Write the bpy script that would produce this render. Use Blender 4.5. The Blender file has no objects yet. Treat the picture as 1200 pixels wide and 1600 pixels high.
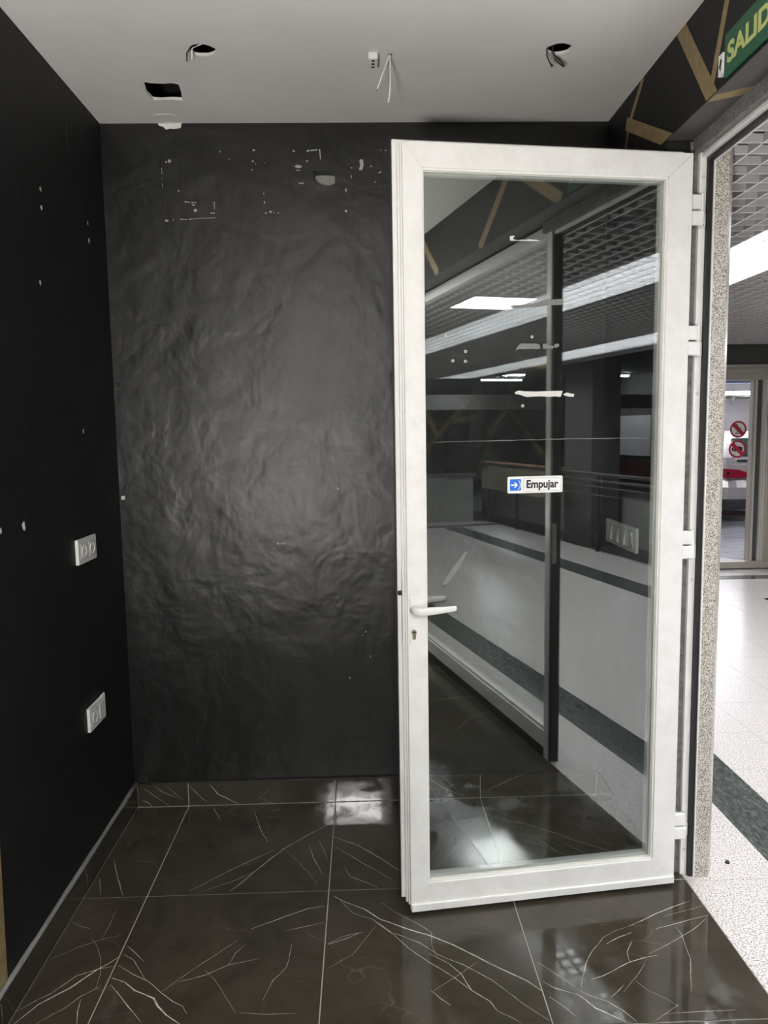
import bpy, bmesh, math, random
from mathutils import Vector, Matrix
random.seed(4)
scene = bpy.context.scene
col = scene.collection
R = math.radians

# ------------------------------------------------------------------ camera, world, light levels, exposure
CAM_YAW, CAM_PITCH, CAM_ROLL, CAM_F = 0.02665, -0.10691, -0.01531, 1170.094
CAM_LOC = Vector((0.14012, -2.9476, 1.51504))
cd = bpy.data.cameras.new('camera')
cam = bpy.data.objects.new('camera', cd)
col.objects.link(cam)
fw = Vector((math.sin(CAM_YAW) * math.cos(CAM_PITCH), math.cos(CAM_YAW) * math.cos(CAM_PITCH), math.sin(CAM_PITCH)))
rt = Vector((math.cos(CAM_YAW), -math.sin(CAM_YAW), 0))
up = rt.cross(fw)
c_, s_ = math.cos(CAM_ROLL), math.sin(CAM_ROLL)
rt2, up2 = c_ * rt + s_ * up, -s_ * rt + c_ * up
cam.matrix_world = Matrix(((rt2.x, up2.x, -fw.x, CAM_LOC.x), (rt2.y, up2.y, -fw.y, CAM_LOC.y), (rt2.z, up2.z, -fw.z, CAM_LOC.z), (0, 0, 0, 1)))
cd.sensor_fit = 'VERTICAL'
cd.sensor_height = 24.0
cd.lens = CAM_F / 1600 * 24.0
cd.clip_start = 0.02
scene.camera = cam

world = bpy.data.worlds.new('world')
scene.world = world
world.use_nodes = True
world.node_tree.nodes['Background'].inputs[0].default_value = (0.9, 0.95, 1.0, 1)
world.node_tree.nodes['Background'].inputs[1].default_value = 0.02

STRIP_POWER = 15.0        # fluorescent troughs above the corridor grille
PANEL_POWER = 150.0       # square panel in the shop ceiling, behind the camera
GARAGE_POWER = 85.0
FILL_POWER = 430.0        # added fill light, unseen behind the camera
FILL_TILT = 77           # degrees it is turned up
vs = scene.view_settings
vs.view_transform = 'Standard'
vs.look = 'None'
vs.exposure = 0.0
vs.gamma = 1.0
vs.use_curve_mapping = False
scene.cycles.max_bounces = 10
scene.cycles.diffuse_bounces = 5
scene.cycles.glossy_bounces = 5
scene.cycles.transparent_max_bounces = 12
scene.cycles.sample_clamp_indirect = 60.0

# ------------------------------------------------------------------ helpers
def link(o, parent=None):
    col.objects.link(o)
    if parent is not None:
        o.parent = parent
    return o

def origin_of(parent):
    m = Vector((0, 0, 0))
    while parent is not None:
        m += parent.location
        parent = parent.parent
    return m

def obj(name, bm, mat, parent=None, smooth=False, kind=None, label=None, cat=None, group=None, local=False):
    """link a bmesh given in world coordinates as ONE object (local: already in the parent's frame)"""
    if parent is not None and not local:
        bmesh.ops.translate(bm, verts=bm.verts, vec=-origin_of(parent))
    bmesh.ops.recalc_face_normals(bm, faces=bm.faces)
    me = bpy.data.meshes.new(name)
    bm.to_mesh(me)
    bm.free()
    if smooth:
        for p in me.polygons:
            p.use_smooth = True
    for m in (mat if isinstance(mat, (list, tuple)) else [mat]):
        me.materials.append(m)
    o = link(bpy.data.objects.new(name, me), parent)
    tag(o, label, cat, group, kind)
    return o

def tag(o, label=None, cat=None, group=None, kind=None):
    if label: o['label'] = label
    if cat: o['category'] = cat
    if group: o['group'] = group
    if kind: o['kind'] = kind
    return o

def empty(name, loc, label=None, cat=None, group=None, kind=None, rotz=0):
    o = bpy.data.objects.new(name, None)
    o.empty_display_size = 0.05
    o.location = loc
    o.rotation_euler = (0, 0, rotz)
    link(o)
    return tag(o, label, cat, group, kind)

def bx(bm, x, y, z, bevel=0, seg=1):
    """add a box x=(x0,x1), y=(y0,y1), z=(z0,z1)"""
    r = bmesh.ops.create_cube(bm, size=1)
    vs_ = r['verts']
    for v in vs_:
        v.co = Vector((x[0] + (v.co.x + .5) * (x[1] - x[0]), y[0] + (v.co.y + .5) * (y[1] - y[0]), z[0] + (v.co.z + .5) * (z[1] - z[0])))
    if bevel:
        es = list({e for v in vs_ for e in v.link_edges})
        bmesh.ops.bevel(bm, geom=es, offset=bevel, segments=seg, profile=.7, affect='EDGES')
    return bm

def box(name, x, y, z, mat, parent=None, bevel=0, seg=1, **k):
    return obj(name, bx(bmesh.new(), x, y, z, bevel, seg), mat, parent, **k)

def cyl(bm, p0, p1, r0, r1=None, n=16, cap=True):
    p0, p1 = Vector(p0), Vector(p1)
    r1 = r0 if r1 is None else r1
    d = (p1 - p0)
    q = d.normalized().to_track_quat('Z', 'Y')
    ra, rb = [], []
    for i in range(n):
        a = 2 * math.pi * i / n
        ra.append(bm.verts.new(p0 + q @ Vector((r0 * math.cos(a), r0 * math.sin(a), 0))))
        rb.append(bm.verts.new(p1 + q @ Vector((r1 * math.cos(a), r1 * math.sin(a), 0))))
    for i in range(n):
        bm.faces.new((ra[i], ra[(i + 1) % n], rb[(i + 1) % n], rb[i]))
    if cap:
        bm.faces.new(ra[::-1]); bm.faces.new(rb)
    return bm

def tube(bm, pts, radii, n=10):
    """swept tube along pts"""
    pts = [Vector(p) for p in pts]
    if not isinstance(radii, (list, tuple)):
        radii = [radii] * len(pts)
    rings = []
    for i, p in enumerate(pts):
        d = (pts[min(i + 1, len(pts) - 1)] - pts[max(i - 1, 0)]).normalized()
        q = d.to_track_quat('Z', 'Y')
        rings.append([bm.verts.new(p + q @ Vector((radii[i] * math.cos(2 * math.pi * k / n), radii[i] * math.sin(2 * math.pi * k / n), 0))) for k in range(n)])
    for a, b in zip(rings, rings[1:]):
        # match ring rotation to avoid twist
        best = min(range(n), key=lambda s: (a[0].co - b[s].co).length)
        for k in range(n):
            bm.faces.new((a[k], a[(k + 1) % n], b[(k + 1 + best) % n], b[(k + best) % n]))
    bm.faces.new(rings[0][::-1]); bm.faces.new(rings[-1])
    return bm

def prism(bm, pts, frame, d0, d1):
    """extrude the polygon pts (a, b) between depths d0 and d1; frame(a, b, d) gives the 3D point"""
    A = [bm.verts.new(frame(a, b, d0)) for a, b in pts]
    B = [bm.verts.new(frame(a, b, d1)) for a, b in pts]
    n = len(pts)
    for i in range(n):
        bm.faces.new((A[i], A[(i + 1) % n], B[(i + 1) % n], B[i]))
    bm.faces.new(A[::-1]); bm.faces.new(B)
    return bm

def holed(bm, outer, holes, frame, d0, d1):
    """a slab with holes: outer and holes are loops of (a, b)"""
    for d in (d0, d1):
        es = []
        for loop in [outer] + holes:
            v = [bm.verts.new(frame(a, b, d)) for a, b in loop]
            es += [bm.edges.new((v[i], v[(i + 1) % len(v)])) for i in range(len(v))]
        bmesh.ops.triangle_fill(bm, use_beauty=True, use_dissolve=False, edges=es)
    for loop in [outer] + holes:
        n = len(loop)
        for i in range(n):
            a, b = loop[i], loop[(i + 1) % n]
            bm.faces.new([bm.verts.new(frame(*a, d0)), bm.verts.new(frame(*b, d0)), bm.verts.new(frame(*b, d1)), bm.verts.new(frame(*a, d1))])
    bmesh.ops.remove_doubles(bm, verts=bm.verts, dist=1e-6)
    return bm

def ribbon(bm, pts, w, frame, d, thick=0.0003, taper=True):
    """flat inlaid vein following pts (a, b), w = width"""
    P = [Vector(p) for p in pts]
    # resample with a little waver
    Q = []
    for i in range(len(P) - 1):
        n = max(1, int((P[i + 1] - P[i]).length / .03))
        for k in range(n):
            t = k / n
            q = P[i].lerp(P[i + 1], t)
            if k: q += Vector((random.uniform(-1, 1), random.uniform(-1, 1))) * .0012
            Q.append(q)
    Q.append(P[-1])
    L, Rr = [], []
    m = len(Q)
    for i, q in enumerate(Q):
        t = (Q[min(i + 1, m - 1)] - Q[max(i - 1, 0)]).normalized()
        nrm = Vector((-t.y, t.x))
        e = min(1, .45 + 2.2 * min(i, m - 1 - i) / m) if taper else 1
        ww = w * .5 * e * random.uniform(.65, 1.15)
        L.append(bm.verts.new(frame(*(q + nrm * ww), d))); Rr.append(bm.verts.new(frame(*(q - nrm * ww), d)))
    for i in range(m - 1):
        bm.faces.new((L[i], L[i + 1], Rr[i + 1], Rr[i]))
    return bm

def text_bm(body, size, weight=0.0, depth=0.0006, shear=0.0, sx=1.0):
    cu = bpy.data.curves.new('text', 'FONT')
    cu.body = body; cu.size = size; cu.extrude = depth; cu.offset = weight; cu.align_x = 'LEFT'; cu.shear = shear
    o = bpy.data.objects.new('text', cu)
    col.objects.link(o)
    dg = bpy.context.evaluated_depsgraph_get()
    me = bpy.data.meshes.new_from_object(o.evaluated_get(dg))
    bm = bmesh.new(); bm.from_mesh(me)
    bpy.data.objects.remove(o); bpy.data.curves.remove(cu); bpy.data.meshes.remove(me)
    x0 = min(v.co.x for v in bm.verts); x1 = max(v.co.x for v in bm.verts)
    for v in bm.verts:
        v.co.x = (v.co.x - x0) * sx
    return bm, (x1 - x0) * sx

XY = lambda a, b, d: Vector((a, b, d))          # floor / ceiling: (x, y), depth = z
XZ = lambda a, b, d: Vector((a, d, b))          # back wall: (x, z), depth = y
YZ = lambda a, b, d: Vector((d, a, b))          # side walls: (y, z), depth = x

# ------------------------------------------------------------------ materials
def mat(name, base=(.5, .5, .5), rough=.5, metal=0, spec=.5, emit=None, power=0):
    m = bpy.data.materials.new(name)
    m.use_nodes = True
    b = m.node_tree.nodes['Principled BSDF']
    b.inputs['Base Color'].default_value = (*base, 1)
    b.inputs['Roughness'].default_value = rough
    b.inputs['Metallic'].default_value = metal
    b.inputs['Specular IOR Level'].default_value = spec
    if emit:
        b.inputs['Emission Color'].default_value = (*emit, 1)
        b.inputs['Emission Strength'].default_value = power
    return m

def N(m, t, **k):
    n = m.node_tree.nodes.new(t)
    for a, v in k.items():
        setattr(n, a, v)
    return n

def bsdf(m): return m.node_tree.nodes['Principled BSDF']
def lk(m, a, b): m.node_tree.links.new(a, b)

def coords(m, scale=(1, 1, 1)):
    """world position as texture coordinate, so alike pieces differ"""
    g = N(m, 'ShaderNodeNewGeometry')
    mp = N(m, 'ShaderNodeMapping')
    mp.inputs['Scale'].default_value = scale
    lk(m, g.outputs['Position'], mp.inputs['Vector'])
    return mp.outputs['Vector']

def noise(m, vec, scale, detail=4, rough=.6, dist=0):
    n = N(m, 'ShaderNodeTexNoise')
    n.inputs['Scale'].default_value = scale; n.inputs['Detail'].default_value = detail
    n.inputs['Roughness'].default_value = rough; n.inputs['Distortion'].default_value = dist
    lk(m, vec, n.inputs['Vector'])
    return n

def ramp(m, fac, stops):
    r = N(m, 'ShaderNodeValToRGB')
    e = r.color_ramp.elements
    while len(e) < len(stops): e.new(.5)
    for el, (p, c) in zip(e, stops):
        el.position = p
        el.color = (*c, 1) if len(c) == 3 else c
    lk(m, fac, r.inputs['Fac'])
    return r.outputs['Color']

def bump(m, height, strength, dist, prev=None):
    b = N(m, 'ShaderNodeBump')
    b.inputs['Strength'].default_value = strength; b.inputs['Distance'].default_value = dist
    lk(m, height, b.inputs['Height'])
    if prev is not None: lk(m, prev, b.inputs['Normal'])
    return b.outputs['Normal']

def mix(m, fac, a, b, mode='MIX'):
    n = N(m, 'ShaderNodeMix', data_type='RGBA', blend_type=mode)
    for s, v in ((n.inputs[0], fac), (n.inputs[6], a), (n.inputs[7], b)):
        if isinstance(v, (int, float)): s.default_value = v
        elif isinstance(v, tuple): s.default_value = (*v, 1)
        else: lk(m, v, s)
    return n.outputs[2]

def painted_wall(name, base, rough, lumps=1.0, fine=1.0):
    """lumpy plaster under satin black paint, roller texture, scuffs"""
    m = mat(name, base, rough)
    v = coords(m)
    n1 = noise(m, v, 5.4, 3, .52, .3)                       # trowel lumps
    n2 = noise(m, coords(m, (1, 1, .35)), 26, 5, .65, .4)   # drag marks
    n3 = noise(m, v, 260, 2, .5)                            # roller stipple
    b1 = bump(m, n1.outputs['Fac'], 1.0 * lumps, .010)
    b2 = bump(m, n2.outputs['Fac'], .5 * fine, .0018, b1)
    b3 = bump(m, n3.outputs['Fac'], .4 * fine, .0004, b2)
    lk(m, b3, bsdf(m).inputs['Normal'])
    nr = noise(m, v, 3.0, 6, .7)
    c = ramp(m, nr.outputs['Fac'], [(.3, tuple(x * .75 for x in base)), (.75, tuple(x * 1.35 for x in base))])
    lk(m, c, bsdf(m).inputs['Base Color'])
    rr = N(m, 'ShaderNodeMapRange'); rr.inputs['To Min'].default_value = rough - .06; rr.inputs['To Max'].default_value = rough + .08
    lk(m, n2.outputs['Fac'], rr.inputs['Value']); lk(m, rr.outputs['Result'], bsdf(m).inputs['Roughness'])
    return m

M = {}
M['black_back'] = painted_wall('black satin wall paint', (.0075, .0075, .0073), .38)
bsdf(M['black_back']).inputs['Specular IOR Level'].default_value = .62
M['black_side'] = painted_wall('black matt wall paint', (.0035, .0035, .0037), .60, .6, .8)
M['black_beam'] = painted_wall('black beam paint', (.0065, .006, .006), .6, .3, .8)
M['ceiling'] = mat('white ceiling paint', (.74, .725, .705), .85)
def _c(m):
    v = coords(m)
    n = noise(m, v, 2.2, 4, .6)
    lk(m, ramp(m, n.outputs['Fac'], [(.3, (.70, .685, .665)), (.7, (.78, .765, .745))]), bsdf(m).inputs['Base Color'])
    n2 = noise(m, v, 90, 3, .5)
    lk(m, bump(m, n2.outputs['Fac'], .3, .0006), bsdf(m).inputs['Normal'])
_c(M['ceiling'])
M['plaster'] = mat('bare white plaster', (.72, .71, .68), .9)
M['cement'] = mat('grey cement', (.2, .195, .185), .95)
def _cem(m):
    n = noise(m, coords(m), 60, 5, .7)
    lk(m, ramp(m, n.outputs['Fac'], [(.3, (.10, .10, .095)), (.7, (.25, .24, .235))]), bsdf(m).inputs['Base Color'])
    lk(m, bump(m, n.outputs['Fac'], .6, .002), bsdf(m).inputs['Normal'])
_cem(M['cement'])
M['chip'] = mat('chipped paint', (.40, .395, .38), .9)
M['void'] = mat('dark void', (.02, .02, .02), .95)

def marble(name, base, r0=.04, r1=.13):
    m = mat(name, base, .06, spec=.5)
    v = coords(m)
    n = noise(m, v, 3.0, 8, .65, 1.2)
    c = ramp(m, n.outputs['Fac'], [(.3, tuple(x * .72 for x in base)), (.72, tuple(x * 1.45 for x in base))])
    # hairline crackle veins
    w = noise(m, v, 2.5, 3, .6)
    va = N(m, 'ShaderNodeVectorMath', operation='MULTIPLY_ADD')
    va.inputs[1].default_value = (.35, .35, .35)
    lk(m, w.outputs['Color'], va.inputs[0]); lk(m, v, va.inputs[2])
    mp = N(m, 'ShaderNodeMapping'); mp.inputs['Rotation'].default_value = (0, 0, .6); mp.inputs['Scale'].default_value = (2.6, 6.0, 5)
    lk(m, va.outputs[0], mp.inputs['Vector'])
    vo = N(m, 'ShaderNodeTexVoronoi', feature='DISTANCE_TO_EDGE'); vo.inputs['Scale'].default_value = 1.0
    lk(m, mp.outputs[0], vo.inputs['Vector'])
    f = ramp(m, vo.outputs['Distance'], [(0, (1, 1, 1)), (.012, (0, 0, 0))])
    g = noise(m, v, 4.0, 4, .7)
    g2 = ramp(m, g.outputs['Fac'], [(.5, (0, 0, 0)), (.72, (.42, .42, .42))])
    f2 = mix(m, 1.0, f, g2, 'MULTIPLY')
    c2 = mix(m, f2, c, (.22, .19, .16))
    lk(m, c2, bsdf(m).inputs['Base Color'])
    n3 = noise(m, v, 7, 5, .65, .8)
    rr = N(m, 'ShaderNodeMapRange'); rr.inputs['From Min'].default_value = .42; rr.inputs['From Max'].default_value = .68; rr.inputs['To Min'].default_value = r0; rr.inputs['To Max'].default_value = r1
    lk(m, n3.outputs['Fac'], rr.inputs['Value']); lk(m, rr.outputs['Result'], bsdf(m).inputs['Roughness'])
    n4 = noise(m, v, 7, 2, .5)
    lk(m, bump(m, n4.outputs['Fac'], .10, .0006), bsdf(m).inputs['Normal'])
    return m
M['marble'] = marble('dark brown veined marble', (.046, .0385, .0285), .03, .24)
M['skirting'] = marble('dark veined skirting marble', (.042, .036, .028), .02, .07)
M['vein'] = mat('pale calcite vein', (.50, .46, .40), .12)
def _v(m):
    n = noise(m, coords(m), 55, 4, .7)
    lk(m, ramp(m, n.outputs['Fac'], [(.3, (.28, .25, .20)), (.6, (.70, .66, .59))]), bsdf(m).inputs['Base Color'])
_v(M['vein'])
M['grout'] = mat('beige grout', (.42, .385, .33), .9)

def granite(name, light, dark, scale, amount, rough):
    m = mat(name, light, rough)
    v = coords(m)
    n1 = noise(m, v, scale, 3, .65)
    n2 = noise(m, v, scale * .45, 2, .5)
    c = ramp(m, n1.outputs['Fac'], [(amount - .07, dark), (amount, tuple((a * 1.3 + b * .7) / 2 for a, b in zip(light, dark))), (amount + .05, light)])
    c2 = mix(m, .25, c, ramp(m, n2.outputs['Fac'], [(.35, (.45, .42, .39)), (.65, (.9, .88, .86))]), 'MULTIPLY')
    lk(m, c2, bsdf(m).inputs['Base Color'])
    return m
M['granite_floor'] = granite('pale polished granite', (.80, .76, .74), (.20, .18, .17), 190, .46, .24)
M['granite_pillar'] = granite('beige speckled granite', (.74, .71, .64), (.10, .085, .07), 330, .49, .3)
M['green_stone'] = mat('dark green stone', (.08, .09, .085), .14)
def _g(m):
    v = coords(m, (8, 2.2, 8))
    n = noise(m, v, 5.5, 8, .72, 2.2)
    lk(m, ramp(m, n.outputs['Fac'], [(.32, (.028, .033, .031)), (.5, (.075, .083, .078)), (.70, (.18, .19, .175))]), bsdf(m).inputs['Base Color'])
_g(M['green_stone'])
M['lintel_stone'] = mat('dark lintel stone', (.075, .076, .07), .3)
M['joint'] = mat('grey tile joint', (.36, .33, .31), .8)

M['pvc'] = mat('white lacquered aluminium', (.80, .80, .785), .22)
def _p(m):
    n = noise(m, coords(m), 14, 6, .7)
    lk(m, ramp(m, n.outputs['Fac'], [(.25, (.74, .735, .715)), (.6, (.83, .83, .815))]), bsdf(m).inputs['Base Color'])
_p(M['pvc'])
M['pvc_dirty'] = mat('grubby white bead', (.68, .67, .60), .4)
M['gasket'] = mat('black rubber gasket', (.012, .012, .013), .5)
M['steel'] = mat('brushed steel', (.55, .54, .52), .3, 1)
M['brass'] = mat('nickel brass lock', (.52, .46, .34), .3, 1)
M['dark_metal'] = mat('dark metal', (.05, .045, .04), .4, .6)
M['hole'] = mat('black hole', (.01, .01, .01), .8)
M['plastic'] = mat('white plastic', (.74, .74, .72), .35)
M['plastic_shade'] = mat('grey white plastic', (.60, .60, .585), .35)
M['gold'] = mat('gold paint', (.40, .29, .13), .42, .25)
def _go(m):
    n = noise(m, coords(m), 40, 5, .7)
    lk(m, ramp(m, n.outputs['Fac'], [(.3, (.23, .17, .08)), (.7, (.40, .30, .15))]), bsdf(m).inputs['Base Color'])
_go(M['gold'])
M['residue'] = mat('dried adhesive', (.66, .65, .62), .8)
M['residue_thin'] = mat('thin adhesive film', (.21, .21, .205), .8)
M['dim_red'] = mat('dull red paint', (.07, .014, .018), .8)
M['scratch'] = mat('glass scratch', (.42, .42, .42), .6)
M['sign_white'] = mat('white sign vinyl', (.86, .86, .85), .3)
M['sign_blue'] = mat('blue sign vinyl', (.012, .16, .72), .35)
M['sign_black'] = mat('black print', (.02, .02, .02), .4)
M['sign_grey'] = mat('grey print line', (.25, .25, .25), .4)
M['sign_green'] = mat('green sign board', (.012, .105, .045), .4)
M['sign_lime'] = mat('photoluminescent lime', (.56, .62, .22), .5)
M['sign_red'] = mat('red sign vinyl', (.55, .03, .06), .35)
M['grille_side_shaded'] = mat('white grille bar side greyed for shade', (.46, .45, .45), .6)  # same white bars; shade inside the cells is put into this darker colour
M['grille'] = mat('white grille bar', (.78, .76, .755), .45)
M['soffit'] = mat('dark grey slab', (.13, .128, .13), .9)
M['soffit_lit'] = mat('black soffit paint lightened as lit', (.085, .08, .078), .6)  # beam black made lighter: light from the corridor floor put into the colour
M['lamp'] = mat('fluorescent light', (.9, .9, .9), .5, emit=(.93, .96, 1.0), power=STRIP_POWER)
M['panel'] = mat('led panel light', (.9, .9, .9), .5, emit=(1.0, .985, .95), power=PANEL_POWER)
M['fill_lamp'] = mat('added fill light face', (.9, .9, .9), .5, emit=(1.0, .965, .92), power=FILL_POWER)
M['garage_lamp'] = mat('garage tube light', (.9, .9, .9), .5, emit=(.95, .97, 1.0), power=GARAGE_POWER)
M['alu'] = mat('warm aluminium', (.50, .46, .40), .4, .15)
M['alu_light'] = mat('pale aluminium edge', (.74, .69, .64), .35, .15)
M['white_wall'] = mat('white garage wall', (.70, .68, .70), .8)
M['grey_wall'] = mat('grey rendered wall', (.33, .33, .315), .85)
_cem2 = M['grey_wall']
lk(_cem2, ramp(_cem2, noise(_cem2, coords(_cem2), 6, 6, .65).outputs['Fac'], [(.3, (.28, .28, .265)), (.7, (.38, .375, .36))]), bsdf(_cem2).inputs['Base Color'])
M['concrete'] = mat('dark concrete', (.10, .10, .095), .8)
M['asphalt'] = mat('glossy garage floor', (.26, .26, .29), .3)
def _as(m):
    n = noise(m, coords(m, (1, 4, 1)), 2.2, 6, .7, 1.0)
    lk(m, ramp(m, n.outputs['Fac'], [(.34, (.10, .10, .12)), (.55, (.34, .34, .38))]), bsdf(m).inputs['Base Color'])
_as(M['asphalt'])
M['red_paint'] = mat('red floor paint', (.36, .05, .06), .6)
M['banner'] = mat('beige canvas banner', (.42, .38, .28), .8)
M['banner_top'] = mat('terracotta board', (.40, .20, .12), .7)
M['car_paint'] = mat('silver car paint', (.55, .52, .51), .28, .35)
M['car_glass'] = mat('dark car glass', (.03, .045, .04), .08)
M['car_red'] = mat('red tail lamp', (.35, .015, .04), .12)
M['car_dark'] = mat('dark bumper plastic', (.03, .03, .032), .6)
M['chrome'] = mat('chrome strip', (.8, .8, .8), .15, 1)
M['duct'] = mat('blue grey duct', (.16, .18, .28), .5)

def glass(name, tint, r0, power=5.0):
    """thin coated pane: clear straight-through part plus a mirror part growing with the angle"""
    m = bpy.data.materials.new(name)
    m.use_nodes = True
    nt = m.node_tree
    nt.nodes.clear()
    out = nt.nodes.new('ShaderNodeOutputMaterial')
    tr = nt.nodes.new('ShaderNodeBsdfTransparent'); tr.inputs[0].default_value = (*tint, 1)
    gl = nt.nodes.new('ShaderNodeBsdfGlossy'); gl.inputs['Roughness'].default_value = 0.0
    gl.inputs['Color'].default_value = (.93, .96, .95, 1)
    ge = nt.nodes.new('ShaderNodeNewGeometry')
    def vm(op, a, b):
        n = nt.nodes.new('ShaderNodeMath'); n.operation = op; n.use_clamp = op == 'MULTIPLY_ADD'
        for s, v in zip(n.inputs, (a, b)):
            if isinstance(v, (int, float)): s.default_value = v
            elif v is not None: nt.links.new(v, s)
        return n
    dt = nt.nodes.new('ShaderNodeVectorMath'); dt.operation = 'DOT_PRODUCT'
    nt.links.new(ge.outputs['Normal'], dt.inputs[0]); nt.links.new(ge.outputs['Incoming'], dt.inputs[1])
    ab = vm('ABSOLUTE', dt.outputs['Value'], None)
    om = vm('SUBTRACT', 1.0, ab.outputs[0])
    p5 = vm('POWER', om.outputs[0], 5.0)
    ad = vm('MULTIPLY_ADD', p5.outputs[0], 1 - r0)
    ad.inputs[2].default_value = r0
    mx = nt.nodes.new('ShaderNodeMixShader')
    nt.links.new(ad.outputs[0], mx.inputs[0])
    nt.links.new(tr.outputs[0], mx.inputs[1]); nt.links.new(gl.outputs[0], mx.inputs[2])
    nt.links.new(mx.outputs[0], out.inputs[0])
    return m
M['door_glass'] = glass('door pane glass', (.90, .92, .915), .15)
M['window_glass'] = glass('shop window glass', (.96, .97, .965), .07)
M['far_glass'] = glass('clear far glass', (.97, .97, .98), .02)

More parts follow.
